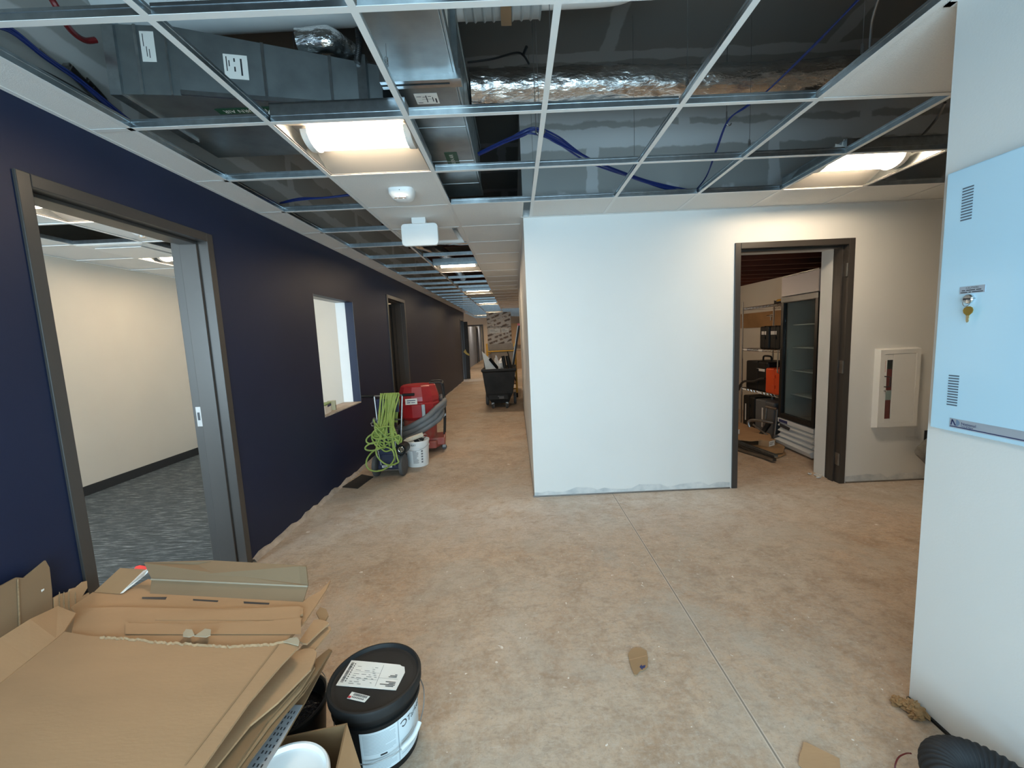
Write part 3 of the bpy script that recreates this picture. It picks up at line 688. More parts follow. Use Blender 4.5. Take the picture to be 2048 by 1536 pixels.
# duct running along the corridor above the second main tee
zb, zt = 2.545, 2.90
t = thing('metal_duct', 'long galvanized rectangular duct running away above the ceiling, right of the nearest light', 'air duct', (-.355, 0, zb))
mb = MB(); hx = .145
mb.box((-hx, .2, 0), (hx, 1.90, zt-zb)); mb.box((-hx+.01, 1.90, 0), (hx, 3.40, zt-zb))
for y in (.62, 1.28, 2.32, 2.74, 3.12): mb.box((-hx-.001, y, -.003), (hx+.002, y+.012, zt-zb+.002))
mb.box((hx, .2, .0), (hx+.012, 3.4, .022)).box((hx, .2, zt-zb-.02), (hx+.010, 3.4, zt-zb))
mb.build('duct_body', DUCT, t, bevel=.003)
mb = MB()
for a in (0, .034): mb.box((-hx-.022, 1.885+a, -.022), (hx+.022, 1.905+a, zt-zb+.022))
mb.box((hx-.02, 1.875, -.026), (hx+.03, 1.935, .014)).box((hx+.005, 1.875, zt-zb-.03), (hx+.03, 1.935, zt-zb+.02))
mb.build('flange', GALV, t)
sticker('sticker', (-.055, 2.10, -.0012), (1, 0, 0), (0, -1, 0), .105, .085, [(.008, .03, .012, .016), (.008, .03, .06, .064), (.05, .054, .015, .07), (.03, .075, .04, .042), (.078, .082, .02, .055), (.09, .097, .01, .045), (.035, .05, .056, .06), (.06, .075, .06, .064)], t, label='white printed sticker under the duct')
sticker('sticker', (hx+.0025, 1.55, .10), (0, 1, 0), (0, 0, 1), .22, .09, [(.02, .16, .06, .066), (.02, .12, .045, .049), (.02, .14, .03, .034)], t, label='white sticker on the side of the duct')
mb = MB().box((-.02, 2.62, -.002), (.055, 2.86, -.0005)); text_mb('RETURN AIR', .034, frame3((.018, 2.74, -.0026), (0, -1, 0), (-1, 0, 0)), mb, 1)
part(mb.build('flow_label', [GREENL, PAPER], t), 'green flow label under the duct')
# branch duct from the side wall, turning towards the main duct
t = thing('branch_duct', 'galvanized branch duct with angled face above the ceiling, beside the blue wall', 'air duct', (-1.2, 2.0, 2.54))
def U3(px, py, **k): return U(px, py, **k) - Vector((-1.2, 2.0, 2.54))
A = [Vector((-.47, -.085, 0)), Vector((-.27, -.062, 0)), Vector((-.20, -.052, 0)), Vector((.62, .135, 0))]
Hd = [.275, .275, .275, .20]
mb = MB()
back = [Vector((p.x, .55, 0)) for p in A]
for i in range(3):
    a, c = A[i], A[i+1]; da, dc = Vector((0, 0, Hd[i])), Vector((0, 0, Hd[i+1])); ba, bc = back[i], back[i+1]
    b = mb.add([a, c, c+dc, a+da, ba, bc, bc+dc, ba+da])
    mb.face((b, b+1, b+2, b+3)); mb.face((b+5, b+4, b+7, b+6)); mb.face((b+4, b+5, b+1, b)); mb.face((b+3, b+2, b+6, b+7))
    if i == 0: mb.face((b, b+3, b+7, b+4))
    if i == 2: mb.face((b+1, b+5, b+6, b+2))
mb.build('duct_body', DUCT, t)
mb = MB()
def rib(f, i, w=.006):
    a, c = A[i], A[i+1]; p = a.lerp(c, f); d = (c-a).normalized(); n = Vector((d.y, -d.x, 0)); hh = Hd[i]+(Hd[i+1]-Hd[i])*f
    mb.prism([p-d*w+n*.0, p+d*w+n*.0, p+d*w+n*.006, p-d*w+n*.006], (0, 0, hh))
for f in (.40, .73): rib(f, 2)
rib(.6, 0); rib(.5, 1, .004)
mb.prism([A[0]+Vector((0,-.012,-.01)), A[0]+Vector((.045,-.008,-.01)), A[0]+Vector((.045,.43,-.01)), A[0]+Vector((0,.43,-.01))], (0, 0, .30))
d = (A[3]-A[2]).normalized(); n = Vector((d.y, -d.x, 0))
mb.prism([A[2]+n*.001, A[3]+n*.001, A[3]+n*.012, A[2]+n*.012], (0, 0, .018))
mb.build('seam', GALV, t)
mb = MB().prism([A[3]+d*a+Vector((0, bq, -.015)) for a, bq in ((-.10, -.03), (-.06, -.03), (-.06, .30), (-.10, .30))], (0, 0, .24))
mb.build('flange', GALV, t)
p = A[2].lerp(A[3], .21)+Vector((0, 0, .085)); sticker('sticker', p+n*.002, d, (0, 0, 1), .095, .10, [(.010, .014, .03, .09), (.04, .046, .03, .05), (.04, .046, .07, .085), (.066, .073, .015, .085), (.02, .024, .05, .075)], t, label='white printed sticker on the angled face')
e = (A[1]-A[0]).normalized(); ne = Vector((e.y, -e.x, 0))
p = A[0].lerp(A[1], .68)+Vector((0, 0, .13)); sticker('sticker', p+ne*.002, e, (0, 0, 1), .055, .12, [(.010, .013, .06, .11), (.02, .023, .02, .06), (.03, .033, .015, .05)], t, label='torn white sticker at the left of the branch duct')
q = U3(478, 221, z=2.54); mb = MB().box((q.x-.10, q.y-.022, -.0025), (q.x+.16, q.y+.022, -.001)); text_mb('RETURN AIR', .036, frame3((q.x+.03, q.y, -.003), (-1, 0, 0), (0, 1, 0)), mb, 1)
part(mb.build('flow_label', [GREENL, PAPER], t), 'green flow label under the branch duct')
# big white pipe and the sleeve it runs through
t = thing('white_pipe', 'thick white pipe crossing above the ceiling along the top edge', 'pipe', (0, 2.13, 3.085))
MB().tube([(XL+.01, .035, 0), (-.60, .015, 0), (.18, 0, 0)], .138, 32).build('pipe', PIPEW, t)
mb = MB().tube(smooth([(.17, 0, 0), (.50, -.005, 0), (.60, -.02, .01), (.66, -.05, .03), (.69, -.12, .04)], 5), .115, 28); mb.build('elbow', WHITEP, t)
mb = MB()
pts = [(-.17+.36*k/40, .005, 0) for k in range(41)]
mb.tube(pts, .142, 28, rfun=lambda i, m: 1 + (.05 if i % 5 < 1 else 0)); part(mb.build('sleeve', mat('grey_sleeve', (.34, .36, .36), .6), t), 'grey ribbed sleeve')
MB().box((.0, -.10, -.158), (.05, .06, -.150)).obox((.03, -.09, -.15), (.045, .05, .006), RX(.5)).build('strap', CARDG, t)
# foil wrapped flexible ducts
def foil_duct(P, r, label, seed, name='foil_duct', parent_loc=None):
    o = Vector(P[0]); t = thing(name, label, 'air duct', o)
    pts = smooth([Vector(p)-o for p in P], 26); mb = MB(); n = 40; k0 = len(mb.v)
    mb.tube(pts, r, n)
    for i, v in enumerate(mb.v):
        c = pts[min(len(pts)-1, i//n)]; d = v-c
        q = noise.noise(Vector((v.x*9+seed, v.y*22, v.z*22)))*.10 + noise.noise(Vector((v.x*38+seed, v.y*30, v.z*30)))*.045
        mb.v[i] = c + d*(1+q)
    mb.build('foil_jacket', FOIL, t); return t
foil_duct([U(940, 176, z=2.92), U(1080, 172, z=2.94), U(1250, 166, z=2.95), U(1450, 164, z=2.95), U(1720, 148, z=2.96)], .094, 'long crinkled foil duct lying across the ceiling space at the top right', 3)
foil_duct([U(702, 110, z=2.86), U(678, 95, z=2.86), U(655, 82, z=2.86), U(600, 84, z=2.86)], .055, 'crumpled foil elbow above the branch duct, left of the main tee', 9)
foil_duct([(-1.2, 5.35, 2.78), (-.9, 5.30, 2.72), (-.45, 5.32, 2.70), (.0, 5.3, 2.76)], .10, 'foil duct in the open cell right behind the blank exit sign', 17)
foil_duct([(-1.3, 5.62, 2.74), (-1.02, 6.2, 2.72), (-1.0, 7.4, 2.73), (-1.05, 9.0, 2.75)], .075, 'foil duct running along the corridor above the open cells', 23)
t = thing('flexible_conduit', 'black ribbed flexible conduit beside the foil elbow above the ceiling', 'conduit', U(716, 55, z=2.86))
o = t.location; P = smooth([U(716, 55, z=2.86)-o, U(718, 90, z=2.80)-o, U(714, 125, z=2.72)-o], 22)
MB().tube(P, .012, 10, rfun=lambda i, m: 1.0+.22*(i % 2)).build('conduit', BLACKC, t)
# red and black conduits, data cables and their hooks
def cable(name, P, r, m, label, cat, group=None, n=8, k=8):
    o = Vector(P[0]); ob = MB().tube(smooth([Vector(p)-o for p in P], k), r, n).build(name, m); ob.location = o
    return tag(ob, label, cat, group)
cable('red_conduit', [U(95, -14, z=2.78), U(112, 12, z=2.74), U(132, 48, z=2.72), U(152, 70, z=2.72), U(172, 81, z=2.73), U(192, 80, z=2.75)], .011, DREDC, 'dark red cable hanging under the white pipe at the top left', 'cable')
wl = -1.775
def bundle(name, P, label, cnt=3, r=.0055, sp=.007, seed=1):
    rnd = random.Random(seed); o = Vector(P[0]); t = thing(name, label, 'cable', o)
    for c in range(cnt):
        off = Vector((rnd.uniform(-sp, sp), rnd.uniform(-sp, sp), rnd.uniform(-sp, sp)))
        Q = [Vector(p)-o+off*(1 if 0 < i < len(P)-1 else .7)+Vector((rnd.uniform(-1, 1), rnd.uniform(-1, 1), rnd.uniform(-1.3, .6)))*sp*.8 for i, p in enumerate(P)]
        MB().tube(smooth(Q, 7), r, 7).build('cable', BLUEC, t)
    return t
bundle('cable_bundle', [U(-20, 50, x=wl), U(20, 57, x=wl), U(85, 108, x=wl), U(150, 152, x=wl), U(190, 186, x=wl), U(262, 246, x=wl), U(330, 290, x=wl), U(420, 338, x=wl), U(500, 378, x=wl), (wl, 4.6, 2.50), (wl, 7.5, 2.52)], 'blue cable bundle strapped along the top of the blue wall', 4, .005, .006, 4)
cable('black_cable', [U(60, 130, x=wl), U(120, 160, x=wl), U(180, 195, x=wl), U(260, 252, x=wl), U(360, 318, x=wl), U(480, 380, x=wl)], .006, BLACKC, 'black cable below the blue bundle along the blue wall', 'cable')
cable('grey_cable', [U(80, 98, x=wl-.02), U(130, 140, x=wl-.02), U(180, 190, x=wl-.02), U(215, 222, x=wl-.02)], .004, STEELD, 'pale thin cable beside the blue bundle at the top left', 'cable')
for k, (px, py) in enumerate(((160, 157), (193, 184))):
    o = U(px, py, x=-1.80)
    t = thing('cable_bracket', ('grey cable bracket on the wall above the blue paint, left one of two' if k == 0 else 'grey cable bracket with black clip above the blue wall, right one of two'), 'bracket', o)
    MB().obox((0, 0, 0), (.012, .085, .035), RX(-.5)).obox((-.015, -.03, .03), (.03, .02, .02), RX(-.5)).build('bracket', STEELD, t, bevel=.003)
    if k: part(MB().obox((.012, .01, -.03), (.02, .10, .022), RX(-.5)).build('clip', BLACKC, t), 'black clip')
bundle('cable_bundle', [U(958, 306, z=2.60), U(1005, 283, z=2.60), U(1045, 264, z=2.60), U(1073, 258, z=2.605), U(1115, 278, z=2.59), U(1180, 318, z=2.56), U(1275, 356, z=2.52), U(1340, 374, z=2.50), U(1388, 384, z=2.49)],
       'thick sagging blue cable bundle above the grid in front of the white wall', 5, .0055, .011, 8)
bundle('cable_bundle', [U(1388, 384, z=2.49), U(1412, 352, z=2.53), U(1432, 300, z=2.62), U(1455, 241, z=2.74), U(1490, 212, z=2.78), U(1530, 184, z=2.80), U(1625, 92, z=2.84), U(1720, -4, z=2.87)],
       'blue cable pair rising to the upper right above the grid', 2, .0045, .006, 6)
bundle('cable_bundle', [U(560, 406, z=2.52), U(600, 398, z=2.50), U(645, 394, z=2.50), U(700, 389, z=2.51)], 'short blue cable run above the open cells, left of the emergency light', 3, .005, .006, 5)
t = thing('cable_hook', 'grey J-hook carrying the sagging blue cable bundle', 'cable hook', U(1075, 250, z=2.62))
MB().box((-.012, -.006, -.03), (-.008, .006, .08)).tube([(-.010+.025*(1-math.cos(a)), 0, -.03-.022*math.sin(a)) for a in [PI*k/8 for k in range(9)]], .006, 8).tube([(-.01, 0, .08), (-.01, 0, LID-t.location.z)], .002, 5).build('hook', STEELD, t)
t = thing('cable_hook', 'small J-hook at the bend of the rising blue cables', 'cable hook', U(1455, 240, z=2.75))
MB().box((-.008, -.005, -.02), (-.004, .005, .05)).tube([(-.006+.015*(1-math.cos(a)), 0, -.02-.014*math.sin(a)) for a in [PI*k/8 for k in range(9)]], .004, 8).tube([(-.006, 0, .05), (-.006, 0, LID-t.location.z)], .002, 5).build('hook', STEELD, t)
cable('black_cable', [U(935, 125, z=3.2), U(985, 118, z=3.2), U(1030, 106, z=3.19), U(1046, 110, z=3.16), U(1058, 128, z=3.1)], .006, BLACKC, 'black cable whip hanging beside the duct, above the foil duct', 'cable')
cable('black_cable', [U(1047, 109, z=3.15), U(1053, 94, z=3.15)], .009, BLACKC, 'taped end of the black cable whip above the foil duct', 'cable', n=8)
cable('metal_conduit', [U(1758, -5, z=2.93), U(1745, 40, z=2.9), U(1740, 95, z=2.8)], .006, STEELD, 'thin grey conduit dropping at the top right beside the rising blue cables', 'conduit')
cable('metal_conduit', [U(1890, 205, z=2.72), U(1875, 235, z=2.68), U(1850, 265, z=2.6), U(1825, 292, z=2.53)], .008, STEELD, 'grey flexible conduit curving down to the right ceiling light', 'conduit')
t = thing('paper_tag', 'small torn white tag standing on the tee left of the nearest light', 'tag', U(541, 238, z=H+.04))
MB().prism([(-.012, 0, 0), (.014, 0, 0), (.020, .003, .028), (.0, .005, .05), (-.008, .003, .03)], (0, .001, 0)).build('tag', PAPER, t)
for px, py, lab in ((1690, 296, 'crumpled white scrap on the tee left of the right ceiling light'), (1886, 288, 'crumpled white scrap on the tee at the far right by the wall end')):
    o = U(px, py, z=H+.045); t = thing('paper_scrap', lab, 'paper scrap', o)
    MB().prism([(-.06, 0, 0), (.05, 0, 0), (.06, .01, .02), (.02, .01, .03), (.0, .01, .055), (-.015, .01, .02), (-.05, .01, .03)], (0, .002, 0)).build('scrap', PAPER, t)
# timber seen through the gap over the corridor mouth
for k in range(5):
    o = box((0, -.02, 0), (2.0-.03, .02, .20)).build('ceiling_joist', JOIST); o.location = (XL+.01, 6.2+1.5*k, LID-.2)
    struct(o); o.name = 'trim_%d' % (20+k)

# ------------------------------------------------------------------ on the walls
# panel on the right wall end (seen from its left edge); local: x away from the wall, y along it, z up
t = thing('alarm_panel', 'pale blue metal control panel with lock and vent slots on the right wall', 'control panel', (1.437, 1.39, 1.065))
dp, ph, pw = .030, .825, .80       # towards -x; the panel runs towards -y
mb = MB().box((-dp, -pw, 0), (0, 0, ph)); mb.build('cover', PANEL, t, bevel=.004)
for z0 in (.665, .085):
    mb = MB()
    for k in range(12):
        z = z0 + k*.0086; mb.prism([(-dp-.0006, y, z+q) for y, q in ((-.052, 0), (-.084, 0), (-.084, .0042), (-.052, .0042))], (-.0004, 0, 0))
    mb.build('vent_slots', mat('slot_grey', (.10, .14, .19), .6), t)
mb = MB().box((-dp-.0010, -pw+.02, .014), (-dp, -.066, .044)).box((-dp-.0016, -pw+.02, .017), (-dp-.0010, -.068, .0198), mi=1)
fr = lambda y, z: frame3((-dp-.0016, y, z), (0, -1, 0), (0, 0, 1))
# maker's mark: slanted N beside a hatched disc
for a, c, w_ in (((-.071, .0225), (-.0735, .0405), .0018), ((-.0735, .0405), (-.0845, .0225), .0020)):
    d = Vector((0, c[0]-a[0], c[1]-a[1])).normalized(); n = Vector((0, -d.z, d.y))*w_; A_ = Vector((-dp-.0017, a[0], a[1])); B_ = Vector((-dp-.0017, c[0], c[1]))
    b = mb.add([A_-n, A_+n, B_+n, B_-n]); mb.face((b, b+1, b+2, b+3), 1)
b = mb.add([(-dp-.0016, -.086, .0315)] + [(-dp-.0016, -.0855-.011*math.cos(a), .0315+.0105*math.sin(a)) for a in [-PI/2+PI*k/14 for k in range(15)]])
for k in range(14): mb.face((b, b+k+1, b+k+2), 2)
text_mb('National', .0125, fr(-.101, .0315), mb, 1, 'LEFT'); text_mb('Time & Signal', .0065, fr(-.101, .0235), mb, 1, 'LEFT')
part(mb.build('name_strip', [PLATE, BLUEINK, mat('mark_grey', (.16, .24, .36), .5)], t), 'silver strip with dark blue lettering')
mb = MB().box((-dp-.0012, -.137, .440), (-dp, -.066, .462)); f2 = lambda z: frame3((-dp-.0014, -.1015, z), (0, -1, 0), (0, 0, 1))
text_mb('CAUTION', .0078, f2(.4565), mb, 1)
lines(mb, Vector((-dp-.0009, -.1015, .44)), Vector((0, -1, 0)), Vector((0, 0, 1)), [(-.029, -.019, .0085, .011), (-.016, .009, .0085, .011), (.012, .026, .0085, .011), (-.032, -.012, .0025, .005), (-.009, -.002, .0025, .005), (.001, .031, .0025, .005)], 1)
part(mb.build('notice_plate', [PLATE, INK], t), 'grey caution plate')
lk = MB().lathe([(.0145, 0), (.0145, .006), (.012, .009), (.0, .0095)], 24, 0, Matrix.Translation((-dp, -.096, .423)) @ Matrix.Rotation(-PI/2, 4, 'Y'))
lk.obox((-dp-.012, -.096, .423), (.007, .010, .004), None, 1).obox((-dp-.014, -.111, .4235), (.012, .018, .0016), None, 1)
lock = lk.build('lock', [CHROME, INK], t)
part(MB().tube([(-dp-.013+.002*math.cos(a), -.100+.011*math.sin(a), .413+.012*math.cos(a)) for a in [2*PI*k/20 for k in range(20)]], .0009, 6, closed=True).build('key_ring', STEELD, lock), 'thin steel key ring')
KP = [(-.0045, -.005), (-.014, .003), (-.0165, .011), (-.013, .0185), (-.005, .0225), (.005, .0225), (.013, .0185), (.0165, .011), (.014, .003), (.0045, -.005)]
key = MB().prism([(-dp-.014, -.108-x*.88, .3775+z) for x, z in KP], (-.0018, 0, 0))
key.prism([(-dp-.014, -.108-x, .3775+z) for x, z in ((-.0045, -.005), (.0045, -.005), (.0045, -.012), (.003, -.016), (.0042, -.021), (.0012, -.0265), (0, -.023), (-.0015, -.027), (-.0042, -.021))], (-.0018, 0, 0), 1)
part(key.build('key', [BRASS, BRASSL], lock), 'brass key hanging from the lock')
# extinguisher cabinet
t = thing('extinguisher_cabinet', 'white recessed fire extinguisher cabinet with narrow window on the far right wall', 'extinguisher cabinet', (3.12, 3.6, .498))
cw, ch = .372, .700
mb = MB().prism([(x, -.0, z) for x, z in ((0, 0), (cw, 0), (cw, ch), (0, ch))], (0, -.001, 0))
pr = [(0, 0), (.028, -.045), (.05, -.045)]
def ringface(i0, y0, i1, y1):
    P = lambda i, y: [(i, y, i), (cw-i, y, i), (cw-i, y, ch-i), (i, y, ch-i)]
    a = mb.add(P(i0, y0)); c = mb.add(P(i1, y1))
    for k in range(4): mb.face((a+k, a+(k+1) % 4, c+(k+1) % 4, c+k))
ringface(0, 0, .012, -.050); ringface(.012, -.050, .048, -.050); ringface(.048, -.050, .048, -.044)
mb.build('trim_frame', WHITEP, t)
x0, x1, z0, z1, s0, s1, r0, r1 = .0485, cw-.0485, .0485, ch-.0485, .074, .125, .085, .600
dr = MB().box((x0, -.047, z0), (s0, -.040, z1)).box((s1, -.047, z0), (x1, -.040, z1)).box((s0, -.047, z0), (s1, -.040, r0)).box((s0, -.047, r1), (s1, -.040, z1)).build('cabinet_door', WHITEP, t, bevel=.0015)
part(box((s0, -.0445, r0), (s1, -.0425, r1)).build('window_pane', GLASS, dr), 'clear narrow pane')
part(MB().tube([(s0-.016, -.047, .46), (s0-.016, -.075, .46), (s0+.004, -.08, .455), (s0+.004, -.08, .375), (s0-.016, -.075, .37), (s0-.016, -.047, .37)], .0045, 8).build('pull_handle', INK, dr), 'dark pull handle')
part(MB().lathe([(.009, 0), (.009, .012), (0, .014)], 14, 0, Matrix.Translation((s0-.012, -.047, .335)) @ Matrix.Rotation(PI/2, 4, 'X')).build('latch', CHROME, dr), 'chrome latch')
mb = MB(); text_mb('FIRE EXTINGUISHER', .011, frame3((s0-.014, -.0474, .545), (0, 0, 1), (-1, 0, 0)), mb); part(mb.build('lettering', REDINK, dr), 'small upright red lettering')
part(MB().box((.03, -.006, .03), (cw-.03, -.003, ch-.03)).build('back_panel', mat('cabinet_inside', (.05, .04, .04), .6), t), 'dark cabinet interior')
t = thing('fire_extinguisher', 'red fire extinguisher behind the narrow pane of the white cabinet', 'fire extinguisher', (3.232, 3.578, .548))
MB().lathe([(.001, 0), (.016, .0), (.0165, .01), (.0165, .40), (.012, .45), (.006, .47)], 24, ell=(3.2, 1)).build('cylinder', RED, t)
MB().lathe([(.006, .47), (.007, .52), (.004, .53)], 14, ell=(1.5, 1)).box((-.03, -.006, .52), (.02, .006, .532)).build('valve', INK, t)
mb = MB().lathe([(.0170, .20), (.0170, .285)], 18, ang=(PI, 2*PI), ell=(3.2, 1)); part(mb.build('paper_label', PAPER, t), 'pale printed label')
# something grey hanging by an outlet, half hidden by the wall end
t = thing('outlet_box', 'black empty outlet box low on the far right wall', 'outlet', (3.64, 3.6, .40))
MB().box((-.052, -.0025, -.06), (.052, 0, .062)).box((-.04, -.004, -.052), (.04, -.0024, .052), mi=1).build('box', [PRIMER, INK], t)
t = thing('cloth_bundle', 'grey crumpled cloth bundle hanging low, half hidden behind the right wall end', 'cloth', (3.62, 3.50, .15))
mb = MB(); n = 26; rings = []
for i in range(16):
    f = i/15; z = .02+.28*f; r = .06+.075*math.sin(PI*min(1, f*1.05))
    rings.append(mb.add([Vector((math.cos(a)*r*1.25*(1+.35*noise.noise(Vector((math.cos(a)*2, math.sin(a)*2, f*3)))) + .04*f, math.sin(a)*r*.55*(1+.35*noise.noise(Vector((math.cos(a)*2+5, math.sin(a)*2, f*4)))), z)) for a in [2*PI*k/n for k in range(n)]]))
for A_, B_ in zip(rings, rings[1:]):
    for k in range(n): mb.face((A_+k, A_+(k+1) % n, B_+(k+1) % n, B_+k), 0, True)
mb.face([rings[0]+k for k in range(n)][::-1]); mb.face([rings[-1]+k for k in range(n)])
mb.build('cloth', CLOTH, t, sharp=80)
MB().tube([(.06, .03, .28), (.05, .07, .30), (.03, .085, .28)], .008, 8).build('loop', BLACKC, t)

# ------------------------------------------------------------------ flattened cartons at the lower left
def sheet(P, z, label, name='flattened_carton', m=None, th=.006, group=None, under=None, build=True):
    # a sheet of corrugated board: outline points given on its own level
    Q = [U(px, py, z=(z if not isinstance(z, (list, tuple)) else z[i])) for i, (px, py) in enumerate(P)]
    o = Q[0].copy(); mb = MB().prism([q-o for q in Q], (0, 0, -th))
    t = thing(name, label, 'cardboard', o, 0, group)
    mb.build('board', [m or CARD], t); return t, o
ZT = .50
# the top board: main panel with a creased flap on its left
t, o = sheet([(128, 1263), (180, 1272), (262, 1276), (330, 1284), (402, 1288), (448, 1294), (520, 1290), (560, 1285), (590, 1274), (599, 1284), (596, 1294), (560, 1332), (500, 1402), (440, 1486), (398, 1545), (330, 1640), (-160, 1640), (-160, 1480), (0, 1366), (70, 1312)], ZT,
             'topmost brown carton board with a torn back edge, large smooth face, on the flattened pile')
mb = MB()      # creased left flap rising a little towards the blue wall
FI = [U(a, b, z=ZT+.002)-o for a, b in ((128, 1263), (112, 1277), (60, 1318), (0, 1366), (-160, 1480))]
FO = [U(a, b, z=zz)-o for a, b, zz in ((152, 1226, .508), (116, 1212, .532), (60, 1238, .55), (0, 1276, .55), (-160, 1390, .55))]
for (p, q), (r, u) in zip(zip(FI, FO), zip(FI[1:], FO[1:])): mb.prism([p, q, u, r], (0, 0, -.005))
part(mb.build('side_flap', CARD, t), 'creased flap along the left edge')
def jag(E, step=5, amp=2.2, seed=1):         # a torn edge: many small steps along a line of image points
    out = []; r_ = random.Random(seed)
    for (a, b), (c, d) in zip(E, E[1:]):
        n = max(1, int(abs(c-a)/step))
        for k in range(n): out.append((a+(c-a)*k/n+r_.uniform(-1, 1), b+(d-b)*k/n+r_.uniform(-amp, amp)))
    return out + [E[-1]]
E0 = [(200, 1273), (262, 1276), (330, 1284), (402, 1288), (448, 1292), (500, 1290), (545, 1287), (572, 1281)]
Q = jag(E0, 4, 1.8, 3); mb = MB()
for k in range(len(Q)-1):
    a, b = Q[k], Q[k+1]; mb.prism([U(a[0], a[1]+4.5, z=ZT+.0005)-o, U(b[0], b[1]+4.5, z=ZT+.0005)-o, U(*b, z=ZT+.003)-o, U(*a, z=ZT+.003)-o], (0, 0, .001))
part(mb.build('torn_edge', TORN, t), 'ragged torn paper edge')
mb = MB().prism([U(a, b, z=ZT+.0012)-o for a, b in ((555, 1288), (558, 1289), (372, 1530), (368, 1530))], (0, 0, .0004)); mb.build('crease', CARD2, t)
for P in (((366, 1266), (372, 1258), (384, 1259), (389, 1270), (378, 1274), (366, 1272)), ((388, 1272), (402, 1263), (410, 1257), (422, 1259), (421, 1270), (412, 1274))):
    part(MB().prism([U(a, b, z=ZT+.008)-o for a, b in P], (0, 0, -.002)).build('peeled_paper', mat('pale_liner', (.42, .36, .26), .8), t), 'pale peeled liner scrap')
part(MB().prism([U(a, b, z=ZT+.004)-o for a, b in ((566, 1283), (580, 1276), (594, 1274), (599, 1282), (597, 1291), (586, 1288))], (0, 0, -.002)).build('peeled_paper', bpy.data.materials['pale_liner'], t), 'pale peeled corner')
# second board, seen behind the torn edge
t, o = sheet([(152, 1222), (160, 1216), (240, 1214), (330, 1216), (420, 1218), (500, 1216), (560, 1213), (598, 1212), (606, 1217), (606, 1228), (596, 1232), (604, 1236), (600, 1250), (572, 1282), (520, 1330), (300, 1330), (140, 1280)], .488,
             'brown board with layered torn edges, second from the top of the flattened pile')
for nm, E1, zz, low in (('upper_layer', [(310, 1222), (420, 1222), (520, 1216), (600, 1213)], .4895, 1240), ('lower_layer', [(250, 1246), (400, 1248), (520, 1242), (602, 1236)], .4912, 1268)):
    Q = jag(E1, 6, 1.6, len(nm)+low); mb = MB()
    for k in range(len(Q)-1):
        a, b = Q[k], Q[k+1]; mb.prism([U(a[0], low, z=zz)-o, U(b[0], low, z=zz)-o, U(*b, z=zz)-o, U(*a, z=zz)-o], (0, 0, -.001))
    part(mb.build(nm, CARD, t), 'torn layer of liner paper')
# third board with the hand slots and flaps standing up at the back
t, o = sheet([(142, 1214), (186, 1184), (242, 1187), (296, 1158), (420, 1166), (540, 1172), (600, 1180), (608, 1200), (640, 1182), (661, 1160), (652, 1180), (612, 1240), (560, 1300), (200, 1300)], .476,
             'brown board with hand slots and raised grey flaps at the back of the pile')
for P in (((284, 1194), (334, 1194), (331, 1199), (284, 1198)), ((386, 1198), (437, 1201), (435, 1204), (386, 1201)), ((487, 1203), (539, 1206), (538, 1209), (488, 1207))):
    part(MB().prism([U(a, b, z=.4768)-o for a, b in P], (0, 0, .0004)).build('hand_slot', INK, t), 'dark hand slot')
zf = .476; B0, B1 = U(300, 1187, z=zf), U(606, 1204, z=zf); bd = (B1-B0)
up1 = Vector((0, .03, .075)); T0 = U(303, 1158, y=B0.y+.04); T1 = U(616, 1172, y=B1.y+.04)
mb = MB().prism([B0-o, B1-o, T1-o, T0-o], (0, .006, 0)); mb.build('back_flap', CARDG, t)
V0, V1 = U(288, 1126, y=B0.y+.085), U(612, 1133, y=B1.y+.07); V1b = U(617, 1166, y=B1.y+.045); Vm = U(420, 1122, y=B0.y+.075); Vn = U(462, 1128, y=B0.y+.075)
mb = MB().prism([T0-o, T1-o, V1-o, Vn-o, Vm-o, V0-o], (0, .006, 0)); part(mb.build('upper_flap', CARDG, t), 'upper half of the folded flap')
mb = MB().tube([T0-o+Vector((0, -.002, 0)), T1-o+Vector((0, -.002, 0))], .0035, 6); part(mb.build('fold_line', mat('pale_fold', (.36, .30, .22), .8), t), 'pale fold line')
W = [U(188, 1184, z=.478), U(240, 1188, z=.478), U(290, 1141, y=U(240, 1188, z=.478).y+.10), U(238, 1138, y=U(188, 1184, z=.478).y+.10)]
mb = MB().prism([q-o for q in W], (0, .005, .002)); part(mb.build('corner_flap', CARD2, t), 'raised brown corner flap')
t = thing('paper_strip', 'bright white paper strip tucked beside the raised flaps of the pile', 'paper', U(240, 1187, z=.482)); o = t.location
MB().prism([Vector((0, 0, 0)), U(246, 1186, z=.482)-o, U(288, 1152, y=o.y+.09)-o, U(300, 1141, y=o.y+.10)-o, U(297, 1137, y=o.y+.10)-o, U(286, 1142, y=o.y+.10)-o], (0, .001, .0)).build('strip', PAPER, t)
o = U(268, 1141, z=.010); o.z = .006; t = thing('red_tag', 'small bright red scrap on the dark carpet, above the white paper strip', 'scrap', o)
MB().prism([U(a, b, z=.010)-o for a, b in ((266, 1142), (272, 1134), (280, 1132), (298, 1135), (302, 1143), (284, 1150))], (0, 0, .006)).build('tag', ORANGE if False else mat('bright_red', (.72, .03, .035), .4), t)
